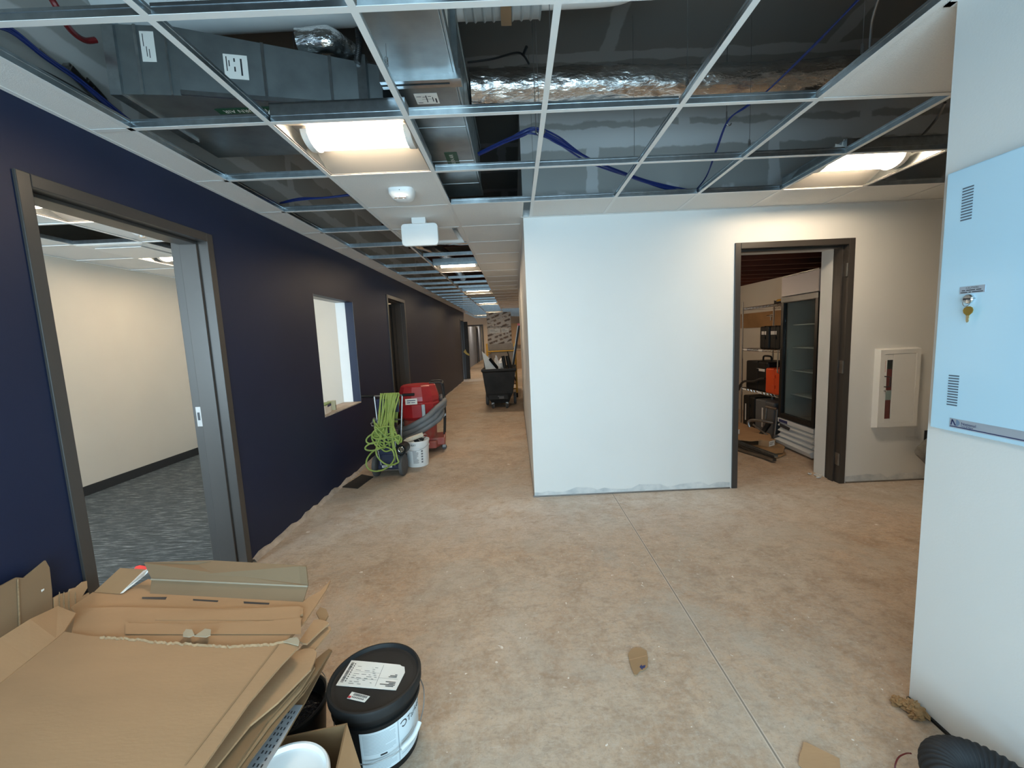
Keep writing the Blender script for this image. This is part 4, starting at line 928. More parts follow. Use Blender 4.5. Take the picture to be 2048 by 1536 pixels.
# boards poking out on the right of the pile
Z = .465
sheet([(598, 1282), (628, 1240), (636, 1238), (652, 1242), (658, 1246), (640, 1262), (614, 1287), (606, 1286)], .462, 'small square-cut brown flap at the right edge of the pile', m=CARD)
sheet([(632, 1225), (640, 1214), (652, 1218), (657, 1230), (650, 1242), (640, 1240)], .452, 'little crumpled brown corner sticking out behind the square-cut flap', m=CARD2)
sheet([(606, 1290), (650, 1256), (660, 1252), (662, 1258), (630, 1298), (600, 1330), (560, 1340)], .445, 'narrow pale brown board below the square-cut flap', m=CARD)
sheet([(560, 1312), (612, 1296), (628, 1298), (633, 1304), (632, 1314), (622, 1338), (590, 1370), (556, 1404), (500, 1450), (430, 1536), (380, 1600), (300, 1560), (480, 1390)], .448, 'brown board with a rounded corner, drooping along the right of the pile', m=CARD)
sheet([(560, 1360), (618, 1330), (646, 1306), (658, 1297), (661, 1302), (640, 1335), (560, 1440), (500, 1520), (470, 1570), (380, 1580)], .415, 'shade-darkened brown board low in the pile, beside the black pail', m=CARD3)
for k, (z, dx) in enumerate(((.432, -4), (.424, 2), (.40, 8), (.39, -2))):
    sheet([(560+dx, 1330+8*k), (618+dx, 1318+8*k), (628+dx, 1326+8*k), (600+dx, 1372+6*k), (540+dx, 1440+6*k), (470+dx, 1540), (430+dx, 1600), (300, 1600)], z,
          'thin brown board edge packed in the middle of the pile', m=(CARD3, CARD2)[k % 2], group='middle boards of the flattened pile')
t, o = sheet([(640, 1330), (658, 1298), (664, 1300), (612, 1400), (568, 1475), (514, 1560), (430, 1600), (400, 1560), (520, 1440)], .365, 'lowest brown board on the right side of the pile, under the slotted steel strip', m=CARD3)
# slotted steel strip
A_, B_ = U(580, 1411, z=.3705), U(605, 1411, z=.3705); C_, D_ = U(528, 1545, z=.3705), U(488, 1545, z=.3705)
t = thing('slotted_strip', 'pale grey slotted steel strip along the right edge of the pile', 'metal strip', A_); ex = (B_-A_); ey = (D_-A_)
mb = MB().prism([Vector((0, 0, 0)), B_-A_, C_-A_, D_-A_], (0, 0, .002)); mb.build('strip', mat('zinc_grey', (.40, .43, .46), .5, .4), t)
mb = MB()
for r in range(11):
    for c in range(3):
        f0 = .10+.088*r+.006*c; f1 = f0+.045; u0 = .24+.22*c; P = lambda u, f: ex*u+ey*f+((C_-A_)-ex-ey)*u*f+Vector((0, 0, .0024))
        if r % 3 == 2 and c == 1: continue
        b = mb.add([P(u0, f0), P(u0+.09, f0), P(u0+.09, f1), P(u0, f1)]); mb.face((b, b+1, b+2, b+3))
mb.build('slots', INK, t)
# the carton the pile lies on and the boards leaning on the blue wall
t = thing('closed_carton', 'brown closed carton carrying the flattened pile, almost hidden', 'carton', (-1.36, .70, 0))
MB().box((-.36, -.5, 0), (.30, .5, .355)).build('carton_body', CARD2, t, bevel=.006); MB().box((-.36, -.04, .3552), (.30, .04, .356)).build('tape', TORN, t)
def lean(P, base_x, label, name='leaning_board', m=CARD2, x=XL+.045):
    Q = [U(a, b, x=x) for a, b in P]; o = Vector((base_x, Q[0].y, 0)); t = thing(name, label, 'cardboard', o)
    lo = [q for q in Q]
    mb = MB().prism([q-o for q in Q], (.006, 0, 0)); mb.build('board', m, t)
    ys = [q.y for q in Q]; zb_ = min(q.z for q in Q)
    MB().prism([Vector((x, min(ys), zb_+.03))-o, Vector((x, max(ys), zb_+.03))-o, Vector((base_x, max(ys), 0))-o, Vector((base_x, min(ys), 0))-o], (.006, 0, 0)).build('lower_part', m, t)
    return t, o
t, o = lean([(-120, 1215), (0, 1171), (30, 1155), (45, 1156), (88, 1121), (96, 1135), (101, 1180), (103, 1235), (60, 1300), (-120, 1390)], XL+.07, 'tall torn brown carton leaning on the blue wall at the left edge', 'leaning_carton', m=CARDG)
part(MB().prism([U(a, b, x=XL+.053)-o for a, b in ((34, 1158), (37, 1158), (42, 1290), (39, 1290))], (.001, 0, 0)).build('crease', CARDE, t), 'pale crease')
part(MB().prism([U(a, b, x=XL+.053)-o for a, b in ((82, 1180), (88, 1177), (88, 1180), (83, 1184))], (.001, 0, 0)).build('paper_scrap', PAPER, t), 'small white scrap')
t, o = lean([(104, 1196), (118, 1188), (135, 1184), (138, 1178), (150, 1175), (163, 1164), (171, 1162), (172, 1176), (160, 1196), (140, 1222), (106, 1236)], XL+.06, 'smaller ragged brown carton flap beside the first door frame', 'leaning_carton', m=CARD)
mb = MB()
for a in (118, 127, 137, 150): mb.prism([U(a, 1184, x=XL+.0525)-o, U(a+1.5, 1184, x=XL+.0525)-o, U(a+2.5, 1226, x=XL+.0525)-o, U(a+1, 1226, x=XL+.0525)-o], (.001, 0, 0))
part(mb.build('flute_line', CARDE, t), 'upright flute lines')

# ------------------------------------------------------------------ pails in the foreground
PX, PY = -.549, 1.347
t = thing('black_pail', 'black lidded pail with white labels on the floor beside the flattened pile', 'pail', (PX, PY, 0))
MB().lathe([(.128, 0), (.132, .004), (.140, .185), (.142, .19), (.150, .192), (.150, .204), (.143, .206), (.144, .222), (.152, .224), (.152, .234), (.146, .236), (.147, .25)], 56).build('body', BLACKP, t)
MB().lathe([(.1475, .236), (.158, .238), (.1590, .262), (.156, .269), (.150, .270), (.147, .266), (.1445, .257), (.138, .2555), (.132, .2565), (.126, .2560), (.0, .2565)], 64).build('lid', DBLACK, t)
lp = lambda a, b: U(a, b, z=.2575) - Vector((PX, PY, 0))
mb = MB().prism([lp(672, 1371), lp(703, 1321), (lp(703, 1321)+lp(800, 1330))*.5+Vector((0, 0, .001)), lp(800, 1330), lp(804, 1333), lp(809, 1334), lp(810, 1345), lp(792, 1381)], (0, 0, .0012))
q00, q10, q11, q01 = lp(672, 1371), lp(793, 1381), lp(808, 1331), lp(703, 1321)
Bq = lambda u, v: (q00*(1-u)+q10*u)*(1-v)+(q01*(1-u)+q11*u)*v+Vector((0, 0, .0018))
def ruled(mb, rows, mi=1, B=Bq):
    for u0, u1, v0, v1 in rows: b = mb.add([B(u0, v0), B(u1, v0), B(u1, v1), B(u0, v1)]); mb.face((b, b+1, b+2, b+3), mi)
rows = []; rnd = random.Random(11); v = .12
while v < .93:                                # bar code along the left edge
    wv = rnd.choice((.012, .018, .028)); rows.append((.035, .085, v, v+wv)); v += wv+rnd.choice((.01, .016, .022))
for k in range(9): rows.append((.105, .125, .16+.085*k, .16+.085*k+.045))
for k in range(10):
    v = .10+.075*k; u = .18
    while u < .58:
        l = rnd.uniform(.03, .10); 
        if rnd.random() < .7: rows.append((u, min(u+l, .6), v, v+.013))
        u += l+rnd.uniform(.03, .07)
rows += [(.635, .640, .08, .92), (.17, .63, .305, .310), (.17, .63, .57, .575), (.64, .97, .40, .405)]
for k, (a, b) in enumerate(((.80, .93), (.70, .95), (.84, .95), (.78, .95))): rows.append((a, b, .10+.055*k, .10+.055*k+.030))
for k, (a, b) in enumerate(((.80, .94), (.82, .94), (.90, .94))): rows.append((a, b, .46+.05*k, .46+.05*k+.026))
ruled(mb, rows); part(mb.build('shipping_label', [PAPER, INK], t), 'large white shipping label with bar code')
q00, q10, q11, q01 = lp(694, 1397), lp(729, 1405), lp(740, 1393), lp(704, 1384)
B2 = lambda u, v: (q00*(1-u)+q10*u)*(1-v)+(q01*(1-u)+q11*u)*v+Vector((0, 0, .0018))
mb = MB().prism([q00, q10, q11, q01], (0, 0, .0012)); rows = []; u = .18
while u < .9: wv = rnd.choice((.012, .02, .03)); rows.append((u, u+wv, .55, .9)); u += wv+.016
ruled(mb, rows, 1, B2); ruled(mb, [(.2+.085*k, .25+.085*k, .2, .42) for k in range(8)], 1, B2); ruled(mb, [(.0, .16, .05, .4)], 2, B2)
part(mb.build('small_label', [PAPER, INK, REDINK], t), 'small white bar code label')
# wrapped side label
def cyl(a, z, off=0): r = .1322+.0430*z+off; return Vector((r*math.cos(a), r*math.sin(a), z))
a0, a1, za, zb_ = -1.66, .45, .028, .182; mb = MB(); k0 = []
for i in range(33):
    a = a0+(a1-a0)*i/32; k0.append(mb.add([cyl(a, za, .0008), cyl(a, zb_, .0008)]))
for i in range(32): mb.face((k0[i], k0[i+1], k0[i+1]+1, k0[i]+1), 0, True)
def crow(x0, x1, z0, z1, mi=1, n=6):
    for i in range(n):
        b = mb.add([cyl(x0+(x1-x0)*i/n, z0, .0013), cyl(x0+(x1-x0)*(i+1)/n, z0, .0013), cyl(x0+(x1-x0)*(i+1)/n, z1, .0013), cyl(x0+(x1-x0)*i/n, z1, .0013)]); mb.face((b, b+1, b+2, b+3), mi)
crow(-.78, -.755, za, zb_, 2, 1); crow(-1.64, -1.632, za, zb_, 2, 1)
for k in range(26):
    z = .036+.0054*k
    if 9 <= k <= 11: continue
    crow(-1.60, -.84-(.25*rnd.random() if k % 4 == 0 else 0), z, z+.0022, 3)
crow(-1.22, -1.06, .088, .094, 1)
for k in range(6): crow(-.70, -.20+.1*math.sin(k*2), .045+.010*k, .049+.010*k, 3)
text_mb('Tarkett', .030, lambda c: cyl(-.50+(c.x)/.139, .154+c.y, .0014), mb, 1, 'LEFT')
for i in range(20):                            # spiral mark in front of the name
    f0, f1 = i/20, (i+1)/20
    def sp(f, o): an = -2.6+5.2*f; r = .0125*(.45+.55*f)+o; return cyl(-.61+r*math.cos(an)/.139, .154+r*math.sin(an), .0014)
    b = mb.add([sp(f0, 0), sp(f1, 0), sp(f1, .004), sp(f0, .004)]); mb.face((b, b+1, b+2, b+3), 1)
part(mb.build('side_label', [mat('label_blue_white', (.66, .74, .78), .5), INK, mat('label_rule', (.36, .42, .46), .6), mat('label_print', (.45, .52, .56), .6)], t), 'pale printed label around the side')
ra, rb = -2.30, .30; P = [cyl(ra, .205, .012), cyl(ra+.10, .16, .016), cyl(ra+.42, .105, .02), cyl(ra+.62, .09, .018)] + [cyl(ra+.9, .085, .016), cyl(-.95, .088, .018), cyl(-.72, .095, .022), cyl(-.45, .108, .028), cyl(-.12, .14, .028), cyl(.12, .18, .024), cyl(rb, .205, .012)]
bail = MB().tube(smooth(P, 6), .0019, 8).build('bail', STEELD, t)
g = smooth(P, 6); part(MB().tube(g[34:46], .0075, 12).build('grip', WHITEP, bail), 'white plastic grip')
# black open pail with glossy residue, tucked under the pile
t = thing('open_pail', 'open black pail with wet glossy residue between the pile and the lidded pail', 'pail', (-.868, 1.335, 0))
MB().lathe([(.115, 0), (.130, .17), (.139, .172), (.139, .186), (.133, .19), (.128, .186), (.120, .12), (.0, .12)], 48).build('body', BLACKP, t)
mb = MB().lathe([(.121, .122), (.09, .13), (.05, .125), (.0, .132)], 40); mb.build('residue', WETB, t)
MB().tube([(.135*math.cos(a), .135*math.sin(a)+.0, .192+.02*math.sin(a*1.0)) for a in [.2+.1*k for k in range(26)]], .002, 6).build('bail', STEELD, t)
# carton with a white pail
t = thing('open_carton', 'open brown carton around the white pail at the bottom edge', 'carton', (-.70, .955, 0), .2)
wx, wy, hz = .168, .172, .275
for nm, a, b in (('wall_panel', (-wx, wy-.005, 0), (wx, wy, hz)), ('wall_panel', (wx-.005, -wy, 0), (wx, wy-.006, hz)), ('wall_panel', (-wx, -wy, 0), (-wx+.005, wy-.006, hz)), ('wall_panel', (-wx+.006, -wy, 0), (wx-.006, -wy+.005, hz))):
    box(a, b).build(nm, CARD3, t)
box((-wx, -wy, 0), (wx, wy, .004)).build('bottom_panel', CARD2, t)
MB().prism([(wx, -wy, hz), (wx, wy-.004, hz), (wx+.085, -.02, hz-.03), (wx+.10, -wy, hz-.04)], (0, 0, -.004)).build('flap', CARD2, t)
t = thing('white_pail', 'white pail with a sunken lid standing in the open carton at the bottom edge', 'pail', (-.668, .962, .005))
MB().lathe([(.100, 0), (.112, .25), (.116, .252), (.116, .262)], 48).build('body', WHITEP, t)
MB().lathe([(.117, .262), (.1215, .264), (.1225, .288), (.119, .294), (.113, .294), (.107, .284), (.100, .281), (.0, .281)], 64).build('lid', WHITEP, t)
t = thing('foil_scrap', 'shiny torn film scrap lying between the cartons and the black pail', 'scrap', (-.664, 1.155, 0)); mb = MB(); rnd = random.Random(5)
pts = [Vector((rnd.uniform(-.035, .035), rnd.uniform(-.018, .018), rnd.uniform(.0, .03))) for _ in range(14)]
for i in range(12): b = mb.add([pts[i], pts[i+1], pts[i+2]]); mb.face((b, b+1, b+2))
for v in mb.v: v.z += .22
mb.box((-.02, -.012, 0), (.02, .012, .222), mi=1); mb.build('film', [FILM, BLACKP], t)

# ------------------------------------------------------------------ on the open floor
def scrap(name, P, label, m=CARD, th=.004, lift=0):
    Q = [U(a, b, z=.002) for a, b in P]; o = Q[0].copy(); o.z = 0; t = thing(name, label, 'cardboard', o)
    mb = MB().prism([q-o for q in Q], (0, 0, th)); mb.build('board', m, t); return t, o
t, o = scrap('cardboard_scrap', [(1256, 1310), (1262, 1300), (1272, 1296), (1282, 1297), (1293, 1303), (1296, 1318), (1295, 1335), (1288, 1341), (1280, 1343), (1273, 1351), (1268, 1350), (1262, 1335)], 'torn cardboard scrap with a dark blue arrow, alone on the floor', m=CARD2)
mb = MB().prism([U(a, b, z=.0065)-o for a, b in ((1279, 1334), (1283, 1329), (1284, 1332), (1291, 1330), (1290, 1335), (1285, 1337), (1285, 1340))], (0, 0, .0006)); part(mb.build('arrow_mark', BLUEINK, t), 'dark blue arrow')
MB().prism([U(a, b, z=.0063)-o for a, b in ((1258, 1319), (1293, 1310), (1293, 1312), (1258, 1321))], (0, 0, .0004)).build('crease', CARD, t)
scrap('cardboard_scrap', [(1599, 1512), (1605, 1497), (1606, 1486), (1614, 1487), (1648, 1504), (1679, 1519), (1682, 1550), (1620, 1552), (1597, 1530)], 'torn flat cardboard scrap at the bottom edge of the floor', m=CARD)
t = thing('crumpled_paper', 'crumpled brown paper at the foot of the right wall end', 'paper', (1.400, 1.375, 0)); mb = MB()
for k, (cx, cy, sx, sy, sz) in enumerate(((-.035, .045, .035, .03, .022), (.0, .0, .045, .04, .028), (.03, -.02, .02, .045, .02), (-.01, -.045, .04, .022, .018))):
    n, m_ = 22, 14; rr = []
    for i in range(m_+1):
        ph = PI*i/m_; ring = []
        for j in range(n):
            d = Vector((math.sin(ph)*math.cos(2*PI*j/n), math.sin(ph)*math.sin(2*PI*j/n), math.cos(ph))); f = 1+.5*noise.noise(d*2.3+Vector((k*3, 1, 2)))+.55*noise.noise(d*5.5+Vector((k*7, 0, 0)))
            ring.append(Vector((cx+d.x*sx*f, cy+d.y*sy*f, max(.001, sz*.8+d.z*sz*f))))
        rr.append(mb.add(ring))
    for i in range(m_):
        for j in range(n): mb.face((rr[i]+j, rr[i+1]+j, rr[i+1]+(j+1) % n, rr[i]+(j+1) % n))
for v in mb.v: v *= .66
mb.build('paper', BROWNP, t)
t = thing('flexible_hose', 'coiled black ribbed hose on the floor at the lower right corner', 'hose', (1.262, .985, 0)); P = []
for k in range(90):
    a = 2.2 + k*.105; R = .112; P.append((R*math.cos(a), R*1.05*math.sin(a), .052+.085*min(1, k/60)))
pts = smooth(P, 4)
MB().tube(pts, .046, 28, rfun=lambda i, m: 1.0 + .055*math.sin(i*2*PI/5.0)).build('hose', HOSEB, t, sharp=80)
t = thing('orange_collar', 'orange plastic collar lying on the coiled black hose at the corner', 'collar', (1.33, .945, .192))
MB().obox((0, 0, .012), (.10, .04, .02), RZ(-.6)).build('collar', ORANGE, t, bevel=.006)
t = thing('red_string', 'thin dark red cord end beside the coiled black hose', 'cord', U(1790, 1540, z=.002))
o = t.location; MB().tube(smooth([U(1790, 1542, z=.004)-o, U(1791, 1528, z=.02)-o, U(1798, 1514, z=.05)-o, U(1812, 1507, z=.08)-o, U(1822, 1507, z=.10)-o], 6), .0022, 6).build('string', DREDC, t)
t = thing('floor_plate', 'dark flat board lying along the foot of the blue wall before the floor machine', 'board', (-1.70, 4.22, 0))
MB().prism([(-.12, -.14, 0), (.06, -.20, 0), (.10, .14, 0), (-.06, .24, 0)], (0, 0, .008)).build('board', mat('dark_board', (.035, .031, .028), .6, var=.3), t)

# ------------------------------------------------------------------ along the blue wall in the corridor
# floor machine with upright handle
t = thing('floor_machine', 'navy floor grinding machine on two grey wheels with black hand grips', 'floor machine', (-1.42, 4.42, 0), -.05)
for s in (-1, 1):
    Mw = Matrix.Translation((s*.145, -.02, .115)) @ Matrix.Rotation(PI/2, 4, 'Y')
    w_ = MB().lathe([(.05, -.018), (.10, -.022), (.113, -.016), (.115, 0), (.113, .016), (.10, .022), (.05, .018)], 32, 0, Mw).build('wheel', RUBBER, t)
    MB().lathe([(.0, -.016), (.05, -.016), (.05, .016), (.0, .016)], 20, 0, Mw).build('hub', STEELD, w_)
MB().tube([(-.16, -.02, .115), (.16, -.02, .115)], .010, 10).build('axle', STEELD, t)
mb = MB().prism([(-.115, -.06, .10), (.115, -.06, .10), (.115, -.02, .26), (-.115, -.02, .26)], (0, .22, 0)); mb.box((-.115, -.07, .085), (.115, .16, .13))
mb.obox((0, .0, .37), (.17, .12, .26), RX(-.12)); mb.build('body', NAVYM, t, bevel=.006)
MB().box((-.10, .12, .02), (.10, .42, .16)).lathe([(.12, .0), (.12, .06)], 28, 0, Matrix.Translation((0, .34, .015))).build('grinding_head', DBLACK, t, bevel=.005)
Mm = Matrix.Translation((.155, -.05, .30)) @ Matrix.Rotation(PI/2, 4, 'X')
m_ = MB().lathe([(.0, .0), (.022, .0), (.022, .012), (.036, .012), (.036, .03), (.052, .034), (.058, .05), (.058, -.10), (.045, -.12), (0, -.12)], 28, 0, Mm).build('motor', BLACKP, t)
part(MB().lathe([(.027, .035), (.030, .037), (.033, .035)], 24, 0, Mm).build('ring', CHROME, m_), 'bright ring on the motor end')
mb = MB()
for s in (-1, 1): mb.tube([(s*.10, .04, .13), (s*.125, .05, .45), (s*.155, .09, .86)], .011, 10)
mb.tube([(-.155, .09, .862), (.155, .09, .862)], .011, 10).tube([(-.135, .06, .60), (.135, .06, .60)], .008, 8).tube([(-.105, -.03, .50), (-.12, -.05, .36), (-.08, -.06, .12)], .007, 8).tube([(.075, -.03, .50), (.09, -.055, .30), (.07, -.07, .12)], .006, 8)
mb.build('handle_frame', STEELD, t)
for s in (-1, 1): MB().tube([(s*.16, .09, .863), (s*.29, .085, .866)], .016, 12).build('hand_grip', BLACKP, t)
MB().obox((-.01, .075, .755), (.25, .012, .15), RX(.08)).build('control_panel', NAVYM, t, bevel=.006)
MB().obox((-.16, .055, .60), (.04, .03, .05), RY(.4)).tube([(-.155, .05, .585), (-.20, .045, .57), (-.19, .045, .54), (-.14, .05, .54)], .007, 8).build('cord_hook', STEELD, t)
sticker('maker_plate', (-.07, -.0715, .103), (1, 0, 0), (0, 0, 1), .11, .026, [(.01, .05, .014, .019), (.06, .10, .014, .018), (.02, .09, .006, .009)], t, label='small white plate')
MB().box((-.115, -.085, .075), (.115, -.072, .087)).build('step_bar', STEELD, t)
# green cord looped over its handle
t = thing('extension_cord', 'lime green extension cord draped in loops over the floor machine handle', 'cord', (-1.42, 4.42, 0), -.05)
rnd = random.Random(21); P = []
def drape(x0, x1, zbot, yb, spread):
    return [(x0, .115, .80), (x0*.85, .092, .878), (x0+.01, .062, .865), ((x0*.6+spread*.2), .02+yb*.3, .70), (x0*.2+spread*.6, yb, .50), (spread, yb-.01, (zbot+.28)*.55), (spread*.9+.02, yb-.02, zbot+.02), (spread*.6-.06, yb-.015, zbot), (spread*.2-.12, yb, zbot+.12), (x1*.4-.05, yb+.01, .48), (x1, .02, .70), (x1+.015, .06, .862), (x1+.01, .092, .878), (x1, .118, .78)]
loops = [(.115, .06, .16, -.135, .12), (.10, .045, .34, -.12, -.02), (.085, .03, .40, -.115, .14), (.07, .01, .30, -.105, .08), (.05, -.01, .45, -.125, .16), (.035, -.03, .36, -.09, .03), (.02, -.05, .48, -.10, .10), (.0, -.075, .42, -.085, .17), (-.02, -.09, .52, -.08, -.02)]
for k, L_ in enumerate(loops):
    Q = drape(*L_); Q = [(a+rnd.uniform(-.012, .012), b, c) for a, b, c in Q]
    P += Q if k % 2 == 0 else Q
    P += [(L_[1]-.01, .125, .62), ((L_[1]+.0), .125, .56), (L_[1]+.01, .122, .64)]
MB().tube(smooth(P, 6), .0088, 8).build('cord', LIME, t)
mb = MB()
for (x, z, rx, rz, y) in ((-.11, .44, .08, .05, -.12), (-.10, .36, .10, .04, -.14), (-.05, .22, .15, .12, -.15), (.0, .50, .12, .06, -.13)):
    mb.tube([(x+rx*math.cos(a), y+.02*math.sin(a*1.3), z+rz*math.sin(a)+.3*rz*math.cos(a)) for a in [2*PI*k/30 for k in range(30)]], .0088, 8, closed=True)
mb.build('cord_coil', LIME, t)
# white bucket with paint roller
t = thing('white_bucket', 'white plastic bucket with printed side standing right of the floor machine', 'bucket', (-1.205, 4.76, 0))
MB().lathe([(.118, 0), (.122, .003), (.136, .225), (.142, .228), (.142, .240), (.138, .243), (.140, .285), (.147, .287), (.147, .302), (.141, .304), (.136, .29), (.118, .01), (.0, .01)], 44).build('body', WHITEP, t)
mb = MB(); rnd = random.Random(4)
def bc(a, z): r = .1222+.0622*z+.0009; return Vector((r*math.cos(a), r*math.sin(a), z))
for k in range(17):
    z = .05+.009*k; q0 = -1.75; q1 = -1.22-rnd.random()*.22
    for i in range(4):
        a, c = q0+(q1-q0)*i/4, q0+(q1-q0)*(i+1)/4; b = mb.add([bc(a, z), bc(c, z), bc(c, z+.0042), bc(a, z+.0042)]); mb.face((b, b+1, b+2, b+3))
part(mb.build('side_print', mat('print_grey', (.25, .25, .26), .6), t), 'grey printed text lines')
mb = MB()
for k in range(5): 
    z = .05+.032*k; b = mb.add([bc(-1.02, z), bc(-.86, z), bc(-.86, z+.02), bc(-1.02, z+.02)]); mb.face((b, b+1, b+2, b+3))
part(mb.build('symbol_column', mat('print_grey2', (.18, .18, .19), .6), t), 'column of small dark symbols')
mb = MB(); text_mb('RAY', .030, lambda c: Vector(((.1425)*math.cos(-1.62+c.x/.14), .1425*math.sin(-1.62+c.x/.14), .264+c.y)), mb); part(mb.build('hand_lettering', INK, t), 'hand lettering near the rim')
MB().tube([(.14*math.cos(a), .14*math.sin(a)-.01, .262-.06*math.sin(max(0, min(PI, (a+PI))))) for a in [-PI+PI*k/16 for k in range(17)]], .0018, 6).build('bail', STEELD, t)
t = thing('paint_roller', 'cream paint roller lying across the white bucket rim', 'paint roller', (-1.21, 4.72, .30))
MB().tube([(-.09, -.03, .012), (.09, .02, .062)], .027, 18).build('roller_cover', CREAM, t); MB().tube(smooth([(.09, .02, .062), (.12, .03, .06), (.12, .06, .03), (.04, .08, -.02), (0, .07, -.09)], 5), .004, 8).build('roller_frame', STEELD, t)
t = thing('hand_tool', 'dark hand tool sticking out of the white bucket', 'tool', (-1.16, 4.79, .20))
MB().obox((0, 0, .10), (.07, .03, .03), RY(.5)).obox((-.05, .0, .07), (.05, .022, .1), RY(-.6)).box((-.012, -.01, -.185), (.012, .01, .07)).build('tool', DBLACK, t, bevel=.004)
# red dust extractor
t = thing('dust_extractor', 'red industrial dust extractor with grey hose wrapped round it, beside the blue wall', 'vacuum', (-1.30, 5.42, 0), .12)
octo = lambda r, z, n=12: [(r*math.cos(PI/n+2*PI*k/n), r*.92*math.sin(PI/n+2*PI*k/n), z) for k in range(n)]
mb = MB(); R_ = [mb.add(octo(r, z)) for r, z in ((.235, .44), (.262, .48), (.268, .64), (.255, .66), (.268, .68), (.262, .74), (.225, .865), (.205, .882))]
for A_, B_ in zip(R_, R_[1:]):
    for k in range(12): mb.face((A_+k, A_+(k+1) % 12, B_+(k+1) % 12, B_+k))
mb.face([R_[-1]+k for k in range(12)]); mb.face([R_[0]+k for k in range(12)][::-1]); mb.build('filter_head', RED, t, bevel=.008)
MB().lathe([(.17, .13), (.20, .16), (.215, .43), (.20, .445)], 36).build('drum', REDD, t)
mb = MB().prism([(-.25, -.22, .06), (.20, -.22, .06), (.30, .05, .06), (.30, .30, .06), (-.25, .30, .06)], (0, 0, .10)); mb.obox((.20, -.02, .14), (.22, .30, .10), RZ(.0)); mb.build('base', REDD, t, bevel=.012)
for x, y in ((.26, -.02), (-.22, -.16), (.2, .28), (-.2, .28)):
    c_ = MB().lathe([(.0, -.016), (.028, -.016), (.034, -.008), (.034, .008), (.028, .016), (.0, .016)], 20, 0, Matrix.Translation((x+.03, y-.03, .034)) @ Matrix.Rotation(PI/2, 4, 'X')).build('caster', RUBBER, t)
    MB().box((x+.008, y-.052, .034), (x+.052, y-.008, .068)).build('caster_fork', STEELD, c_)
mb = MB()
for y in (.02, .32): mb.tube(smooth([(.29, y, .14), (.31, y, .40), (.315, y, .70), (.30, y, .86), (.27, y, .885), (.14, y, .888)], 5), .012, 10)
mb.tube([(.30, .02, .865), (.30, .32, .865)], .012, 10).tube([(.31, .02, .42), (.31, .32, .42)], .009, 8); mb.build('push_frame', BLACKC, t)
mb = MB().box((.315, -.0, .44), (.335, .045, .47)).obox((.30, .0, .44), (.03, .03, .02)); mb.build('frame_clamp', STEELD, t)
sticker('maker_plate', (-.14, -.262, .655), (1, .05, 0), (0, 0, 1), .145, .075, [(.02, .125, .045, .055), (.02, .06, .02, .03), (.07, .12, .02, .028)], t, label='white plate with blue print', inks=BLUEINK)
MB().obox((.075, -.258, .55), (.045, .02, .20), RX(.03)).lathe([(.022, -.01), (.022, .01)], 16, 0, Matrix.Translation((.078, -.268, .455)) @ Matrix.Rotation(PI/2, 4, 'X')).build('latch', STEELD, t, bevel=.004)
P = []
for k in range(70):
    a = .35 - k*.235; f = k/69; P.append(((.285+.02*math.sin(k))*math.cos(a)-.0+.02, .285*math.sin(a)+.01, .50 - .17*f + .15*math.cos(a-.3)))
hose = [p for p in P]; hose = [(.27, .20, .68), (.29, .16, .66)] + hose
hs = smooth(hose, 10); MB().tube(hs, .036, 14, rfun=lambda i, m: 1+.035*(i % 2)).build('hose', HOSEG, t, sharp=80)
# boxes on the sill of the opening
t = thing('screw_box', 'white and green carton on the sill of the opening, left one of two', 'box', (-1.935, 4.09, .767), .15)
MB().box((-.045, -.10, 0), (.045, .10, .085)).build('box_body', PAPER, t, bevel=.002); part(MB().box((-.046, -.101, .085), (.046, .101, .098)).box((-.0462, -.02, .062), (.0462, .102, .085), mi=1).build('lid', [GREEN, BLUEINK], t), 'green lid with blue band')
t = thing('screw_box', 'olive and white carton on the sill of the opening, right one of two', 'box', (-1.945, 4.295, .767), .3)
MB().box((-.04, -.035, 0), (.04, .035, .095)).build('box_body', mat('pale_olive', (.42, .43, .30), .6), t, bevel=.002); part(MB().box((.0402, -.02, .02), (.041, .02, .05)).build('print', INK, t), 'small dark print')

# ------------------------------------------------------------------ end of the corridor
t = thing('tilt_truck', 'black plastic debris cart filled with scraps in the corridor', 'debris cart', (-.36, 8.85, 0))
mb = MB(); n4 = lambda x0, x1, y0, y1, z: [(x0, y0, z), (x1, y0, z), (x1, y1, z), (x0, y1, z)]
S_ = [mb.add(n4(*q)) for q in ((-.17, .17, -.38, .40, .10), (-.275, .24, -.44, .48, .27), (-.285, .27, -.45, .50, .32), (-.335, .335, -.49, .60, .76), (-.355, .355, -.52, .62, .775), (-.355, .355, -.52, .62, .825), (-.335, .335, -.49, .59, .825), (-.325, .325, -.48, .58, .77), (-.20, .20, -.36, .40, .45))]
for A_, B_ in zip(S_, S_[1:]):
    for k in range(4): mb.face((A_+k, A_+(k+1) % 4, B_+(k+1) % 4, B_+k))
mb.face([S_[0]+k for k in range(4)][::-1]); mb.face([S_[-1]+k for k in range(4)])
mb.build('tub', DBLACK, t, bevel=.012)
MB().box((-.24, -.462, .19), (.17, -.44, .29)).build('front_rib', DBLACK, t, bevel=.01)
for s in (-1, 1):
    c_ = MB().lathe([(.0, -.018), (.045, -.018), (.055, -.01), (.055, .01), (.045, .018), (.0, .018)], 24, 0, Matrix.Translation((s*.145-.01, -.40, .056)) @ Matrix.Rotation(PI/2, 4, 'Y') @ Matrix.Rotation(.5*s, 4, 'X')).build('caster', RUBBER, t)
    MB().box((s*.145-.035, -.42, .09), (s*.145+.015, -.38, .125)).build('caster_fork', STEELD, c_)
    MB().lathe([(.0, -.03), (.12, -.03), (.13, 0), (.12, .03), (0, .03)], 28, 0, Matrix.Translation((s*.30, .12, .13)) @ Matrix.Rotation(PI/2, 4, 'Y')).build('main_wheel', RUBBER, t)
